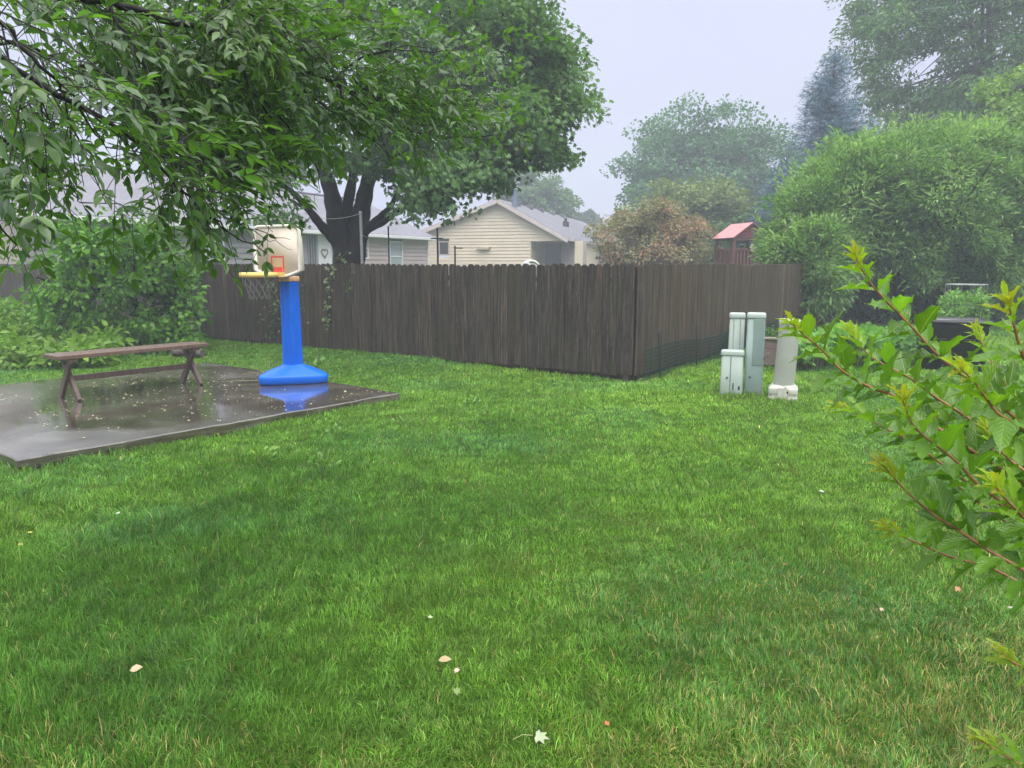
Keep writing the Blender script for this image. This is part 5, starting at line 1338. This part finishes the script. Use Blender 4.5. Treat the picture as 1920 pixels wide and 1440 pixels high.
    def okpx(q, left):
        x, y = proj(q)
        if 425 < x < 575 and 405 < y < 500: return g.random() < (.30 if x < 545 else .12)
        # keep the leaf mass inside the outline it has in the picture
        if x > 575 and y > 330+0: return False
        if x > 360 and y > 500: return False
        if x > 990: return False
        if x > 740 and y > 290: return False
        if 330 < x < 480 and y > 470: return False
        if x > 430 and y > 490: return False
        if 60 < x < 360 and y > 420 and g.random() < .8: return False
        if x < 75 and y > 430: return False
        if x > 545 and y > 290: return False
        if x > 400 and y > 350 and g.random() < .5: return False
        if x > 465 and y > 400 and g.random() < .45: return False
        if x > 520 and y > 415 and g.random() < .6: return False
        if x > 450 and y > 465 and g.random() < .7: return False
        if y < 330 and x > 560 and y > 225 and g.random() < .45: return False
        # airy places where sky shows
        for (cx, cy, rx_, ry_, pr) in ((95,85,90,50,.55),(200,272,85,38,.75),(150,190,70,50,.5),(15,130,40,50,.7),(600,380,60,40,.8),(190,335,100,50,.85),(330,330,60,40,.45),(110,375,60,40,.5),(40,30,50,40,.4),(520,395,40,30,.6)):
            if ((x-cx)/rx_)**2+((y-cy)/ry_)**2 < 1 and g.random() < pr: return False
        return True
    for pts, r0, dens in limbs:
        q0 = [ad(*p) for p in pts]; q = []; r0 *= .72
        for i in range(len(q0)-1):
            p0 = q0[max(i-1,0)]; p1 = q0[i]; p2 = q0[i+1]; p3 = q0[min(i+2, len(q0)-1)]
            for k in range(4):
                tt = k/4; q.append(.5*((2*p1)+(p2-p0)*tt+(2*p0-5*p1+4*p2-p3)*tt*tt+(3*p1-p0-3*p2+p3)*tt**3)+Vector(g.normal(size=3))*.006)
        q.append(q0[-1]); L = sum((q[i+1]-q[i]).length for i in range(len(q)-1))
        mb.tube([p-base for p in q], [r0*(1-.8*i/(len(q)-1)) for i in range(len(q))], 8)
        if r0 >= .009 and pts[0][0] <= 0 or pts[0][1] < -50:
            mb.tube([p-base for p in curve(crotch, q[0], (0,0,.5), 7)], [.05, .04, .03, .024, .02, r0*1.2, r0*1.02], 8)
        m = int(L/.029*dens); 
        for k in range(m):
            s = (k+g.random())/m*(len(q)-1); i = min(int(s), len(q)-2); o = q[i]+(q[i+1]-q[i])*(s-i); d = (q[i+1]-q[i]).normalized()
            sd_ = Vector(g.normal(size=3)); sd_ = (sd_-d*sd_.dot(d)).normalized()
            tl = .10+.30*g.random(); td = (d*.7+sd_*.9-Vector((0,0,.10))).normalized(); e = o+td*tl-Vector((0,0,.04))
            if not okpx(e, 0): continue
            mb2.tube([p-base for p in (o, o+td*tl*.5+Vector((0,0,.01)), e)], [.0025,.002,.0014], 4, cap=False)
            tint = g.random()
            nc = 2+int(tl/.09)
            for c in range(nc):
                f = (c+.6)/nc; oo = o+(e-o)*f; sg = 1 if c % 2 else -1; cd = td*.5+sd_.cross(td)*sg*.8+Vector(g.normal(size=3))*.4-Vector((0,0,.08))
                if okpx(oo+cd.normalized()*.15, 0): compound(oo, cd, 2+int(g.integers(2)), (.13+.08*g.random()), tint)
            if okpx(e, 0): compound(e, td+Vector((0,0,-.2)), 3, .18, tint)
    P = np.array(P); D = np.array(D); N = np.array(N); LL = np.array(LL); TT = np.clip(np.array(TT)*.6+g.random(len(P))*.4, 0, 1); n = len(P)
    print('ash leaflets', n)
    leaves('foliage', P-np.array(base), D, N, LL*.60, .37+.13*g.random(n), LEAF_L, lm_ash, t, cvar(n, (.045,.105,.038), (.12,.215,.042), .28, TT, g), smooth=True)
    mb.build('trunk', bark, t); mb2.build('twigs', twig, t)
ash()

# ---- near shrub on the right ----
def nearshrub():
    g = np.random.default_rng(120); base = Vector((1.75, 1.15, 0)); t = empty('weigela_shrub', base, 'near flowering shrub with reddish stems and bright green toothed leaves at the right edge', 'shrub')
    S = [([(1602,478),(1625,520),(1650,552),(1705,608),(1760,668),(1795,695),(1850,742),(1925,800),(2010,880)],1.30,1.5),
     ([(1484,606),(1508,628),(1540,655),(1575,692),(1605,712),(1640,730),(1675,742),(1740,790),(1830,850),(1960,930)],1.25,1.45),
     ([(1592,618),(1618,655),(1650,680),(1700,705),(1755,745),(1810,780),(1870,825),(1960,880)],1.55,1.6),
     ([(1690,742),(1708,790),(1735,820),(1790,862),(1830,905),(1870,935),(1930,975),(2010,1030)],1.2,1.4),
     ([(1655,872),(1680,900),(1708,929),(1750,965),(1800,996),(1850,1030),(1925,1072),(2010,1120)],1.25,1.4),
     ([(1658,990),(1690,1005),(1733,1023),(1787,1046),(1850,1062),(1925,1100),(2010,1150)],1.5,1.6),
     ([(1735,770),(1770,795),(1833,829),(1880,852),(1925,875),(2000,920)],1.6,1.65),
     ([(1800,690),(1830,720),(1867,771),(1895,790),(1930,812),(2010,880)],1.1,1.25),
     ([(1888,560),(1900,605),(1912,650),(1935,700),(1990,780)],1.15,1.25),
     ([(1862,905),(1885,935),(1915,965),(1960,1010),(2020,1060)],1.05,1.15),
     ([(1568,762),(1605,775),(1650,798),(1710,830),(1780,880),(1850,930),(1950,990)],1.7,1.7),
     ([(1880,1225),(1905,1245),(1950,1260),(2020,1290)],1.35,1.4),
     ([(1835,1385),(1875,1410),(1925,1440),(2000,1470)],1.45,1.5),
     ([(1830,620),(1850,660),(1885,720),(1930,770),(2000,850)],1.75,1.7),
     ([(1700,820),(1745,870),(1800,915),(1860,960),(1930,1010),(2000,1060)],1.75,1.75),
     ([(1850,800),(1880,850),(1930,890),(2000,950)],1.4,1.4)]
    P = []; D = []; N = []; LL = []; CC = []; mb = MB()
    for si, (pl, d0, d1) in enumerate(S):
        n = len(pl); q = [ad(px, py, d0+(d1-d0)*i/(n-1)) for i, (px, py) in enumerate(pl)]
        # smooth
        sm = []
        for i in range(n-1):
            p0 = q[max(i-1,0)]; p1 = q[i]; p2 = q[i+1]; p3 = q[min(i+2, n-1)]
            for k in range(4):
                tt = k/4; sm.append(.5*((2*p1)+(p2-p0)*tt+(2*p0-5*p1+4*p2-p3)*tt*tt+(3*p1-p0-3*p2+p3)*tt**3))
        sm.append(q[-1]); sm2 = sm+curve(sm[-1], base+Vector((g.normal()*.05, g.normal()*.05, .02)), (.15, .05, .1), 6)[1:]
        m = len(sm2); mb.tube([p-base for p in sm2], [.0008+.0022*min(1, i/(m*.7))**.8 for i in range(m)], 7)
        # nodes with opposite pairs, every other pair turned 90 degrees
        acc = 0; step = .0125; nxt = .001; kn = 0; tot = 0; ph = g.random()*6.28
        for i in range(len(sm)-1):
            seg = (sm[i+1]-sm[i]).length
            while nxt < acc+seg:
                f = (nxt-acc)/seg; o = sm[i]+(sm[i+1]-sm[i])*f; tip = (sm[i]-sm[i+1]).normalized()
                a = ph+kn*math.pi/2+g.normal()*.25; x = tip.orthogonal().normalized(); y = tip.cross(x)
                for s in (0, math.pi):
                    sd_ = x*math.cos(a+s)+y*math.sin(a+s); young = max(0, 1-nxt/.085)
                    dd = tip*(.75+.8*young)+sd_*(1-.45*young)+Vector((0,0,.22-.0*young))+Vector(g.normal(size=3))*.14
                    if g.random() < .06 and young == 0: continue
                    nn = (tip*-1*.0+Vector((0,0,1))-sd_*.2*0+tip.cross(sd_).cross(sd_)*-.0)+Vector(g.normal(size=3))*.28+tip*.45
                    P.append(tuple(o+sd_*.002)); D.append(tuple(dd)); N.append(tuple(nn)); 
                    ln = (.028+.037*min(1, nxt/.11))*(.85+.35*g.random())
                    LL.append(ln)
                    c_old = np.array([.15,.30,.035])*(.55+.75*g.random()); c_mid = np.array([.29,.46,.035]); c_new = np.array([.42,.44,.06]) if g.random() < .6 else np.array([.5,.28,.07])
                    w_ = min(1, nxt/.10); c = c_mid*(1-w_)+c_old*w_ if nxt > .03 else c_new*.45+c_mid*.55
                    CC.append(c)
                    # small axillary leaves
                    if nxt > .09 and g.random() < .35:
                        P.append(tuple(o)); D.append(tuple(dd+Vector(g.normal(size=3))*.6)); N.append(tuple(nn)); LL.append(ln*.45); CC.append(c*1.3)
                kn += 1; nxt += step*(.55+min(1.5, nxt/.05)*1.0)*(.85+.3*g.random())
            acc += seg
    n = len(P); col = np.array(CC); print('near leaves', n)
    W = .46+.14*g.random(n); W = np.where(np.array(LL) < .048, W*.62, W)
    leaves('leaves', np.array(P)-np.array(base), np.array(D), np.array(N), np.array(LL), W*.84, LEAF_B, lm_near, t, col, smooth=True)
    mb.build('stems', stem_red, t)
nearshrub()

# ---- fallen leaves and weeds in the lawn ----
def fallen():
    pale = leafmat('fallen_leaf_tissue', .5, .15, (1,1,.8), .4)
    def leaf(px, py, s, c, label, tm, rz, curl=0, cat='leaf', stalk=False, wd=.9):
        p = G(px, py); z = hz(p.x, p.y)+.030; b = Vector((p.x, p.y, z)); t = empty('fallen_leaf', b, label, cat, 'leaves fallen on the lawn')
        rt, f = facing(p); d = rt*math.cos(rz)+f*math.sin(rz)
        leaves('blade', np.array([tuple(d*(-s/2))]), np.array([tuple(d+Vector((0,0,random.uniform(-.1,.4))))]), np.array([[random.uniform(-.6,.6), random.uniform(-.7,.1), 1.0]]), s*.9, wd, tm, pale, t, np.array([c])*.72)
        if stalk: mb = MB(); mb.tube([d*(-s*.42)+Vector((0,0,-.002)), d*(-s*.9)-f*.01, d*(-s*1.35)-f*.03-Vector((0,0,.015))], .0016, 5); mb.build('stalk', simple('pale_stalk', (.35,.40,.15), None, 5, .5), t)
    leaf(1016, 1386, .085, (.62,.70,.42), 'pale whitish green maple leaf with its stalk lying at the bottom centre', LEAF_M, -.25, stalk=True, wd=.75)
    leaf(258, 1268, .062, (.85,.68,.42), 'cream oval leaf lying in the lower left lawn', LEAF_L, -.25, wd=.75)
    leaf(836, 1243, .07, (.62,.50,.25), 'tan curled leaf with a pale point, left one of the close pair', LEAF_L, .1, wd=.8)
    leaf(856, 1262, .055, (.85,.70,.52), 'light beige folded leaf, right one of the close pair', LEAF_M, 1.9, wd=.7)
    leaf(858, 1302, .05, (.28,.42,.10), 'dull green leaf just below the beige pair', LEAF_M, .6)
    leaf(1139, 1362, .032, (.75,.22,.10), 'small orange-red leaf fragment right of the bottom centre', LEAF_D, .8)
    leaf(808, 1165, .03, (.62,.66,.42), 'small pale green leaf scrap in the middle lawn', LEAF_D, .2)
    leaf(222, 972, .045, (.72,.74,.66), 'small whitish leaf in the left lawn', LEAF_L, -.9)
    leaf(1541, 924, .05, (.62,.66,.50), 'pale green leaf in the right lawn', LEAF_L, -.1)
    leaf(1471, 1070, .03, (.45,.13,.07), 'small rusty red leaf in the right lawn', LEAF_D, 1.2)
    leaf(1652, 1166, .035, (.70,.52,.38), 'small pinkish tan leaf in the dry right lawn', LEAF_M, .3)
    leaf(1795, 1123, .05, (.62,.30,.14), 'orange-brown crumpled leaf under the near shrub', LEAF_M, .1)
    leaf(58, 1004, .04, (.60,.62,.10), 'yellow leaf in the left lawn', LEAF_L, .1); leaf(40, 1024, .04, (.62,.60,.12), 'second yellow leaf in the left lawn, nearer the frame edge', LEAF_L, .5)
    leaf(1897, 1161, .05, (.66,.60,.46), 'straw coloured leaf at the right edge of the lawn', LEAF_L, -.5, wd=.4)
    wm = leafmat('weed_leaf', .4, .35, (1.2,1.4,.4), .5)
    def weed(px, py, h, n, c1, c2, label, L=.06, tm=LEAF_L, sp=.06, W=.5):
        g = np.random.default_rng(int(px*7+py)); p = G(px, py); b = Vector((p.x, p.y, hz(p.x, p.y))); t = empty('weed', b, label, 'weed', 'weeds in the lawn')
        P = np.stack([g.normal(size=n)*sp, g.normal(size=n)*sp, .02+h*g.random(n)], 1); D = np.stack([P[:, 0]/sp+g.normal(size=n)*.4, P[:, 1]/sp+g.normal(size=n)*.4, .5+.8*g.random(n)], 1); N = np.tile(UP, (n, 1))+g.normal(size=(n, 3))*.4
        leaves('leaves', P, D, N, L*(.6+.8*g.random(n)), W, tm, wm, t, cvar(n, c1, c2, .2, None, g))
        mb = MB()
        for k in range(0, n, 3): mb.tube([Vector((P[k,0]*.3, P[k,1]*.3, -.01)), Vector(P[k])], .0018, 4, cap=False)
        mb.build('stems', stem_gr, t)
    weed(492, 868, .14, 22, (.14,.28,.03), (.22,.38,.05), 'bright green leafy weed in the lawn below the middle of the slab')
    weed(612, 880, .10, 16, (.10,.22,.03), (.16,.28,.05), 'small leafy weed in the lawn right of the bright one')
    weed(630, 818, .12, 18, (.10,.22,.03), (.15,.28,.05), 'leafy weed near the front edge of the slab')
    weed(668, 690, .16, 26, (.10,.22,.03), (.17,.30,.05), 'clump of weeds behind the right corner of the slab', .08, sp=.14)
    weed(590, 690, .2, 20, (.08,.2,.03), (.15,.27,.05), 'leafy weed behind the hoop base', .09, sp=.09)
    weed(1238, 690, .22, 26, (.06,.15,.04), (.12,.24,.07), 'leafy weed growing at the netting by the fence corner', .09, sp=.10)
    weed(884, 770, .10, 18, (.10,.22,.04), (.15,.28,.05), 'small weed in the middle of the lawn', .06, sp=.08)
    weed(760, 800, .09, 16, (.10,.22,.04), (.15,.28,.05), 'small weed right of the slab corner', .06, sp=.08)
    # long stray grass stalks arching over the slab by the hoop
    g = np.random.default_rng(9); b = G(505, 716, SZ); t = empty('grass_stalks', b, 'long pale grass stalks arching over the slab beside the hoop base', 'grass stalks')
    mb = MB()
    for dx, dy, h in ((-.35,.05,.14),(-.55,-.1,.03),(-.12,.1,.34),(-.42,.12,.22),(.0,.08,.30)):
        mb.tube([Vector((.05,.02,.02)), Vector((dx*.4, dy*.4, h*.85)), Vector((dx*.8, dy*.8, h)), Vector((dx*1.2, dy*1.2, h*.75))], [.004,.0035,.003,.0015], 5)
    mb.build('stalks', simple('straw_green', (.34,.40,.14), (.25,.32,.1), 6, .5), t)
fallen()

# ================= haze =================
def haze():
    m = bpy.data.materials.new('thin_haze'); m.use_nodes = True; nt = m.node_tree; nt.nodes.clear()
    out = nt.nodes.new('ShaderNodeOutputMaterial'); v = nt.nodes.new('ShaderNodeVolumePrincipled'); v.inputs['Color'].default_value = (.84,.92,1,1); v.inputs['Density'].default_value = HAZE; v.inputs['Anisotropy'].default_value = 0
    nt.links.new(v.outputs[0], out.inputs['Volume'])
    mb = MB(); mb.box((0, 60, 14.5), (300, 320, 32)); o = mb.build('haze', m); tag(o, 'thin pale haze in the damp air', 'haze', kind='stuff')
if HAZE > 0: haze()
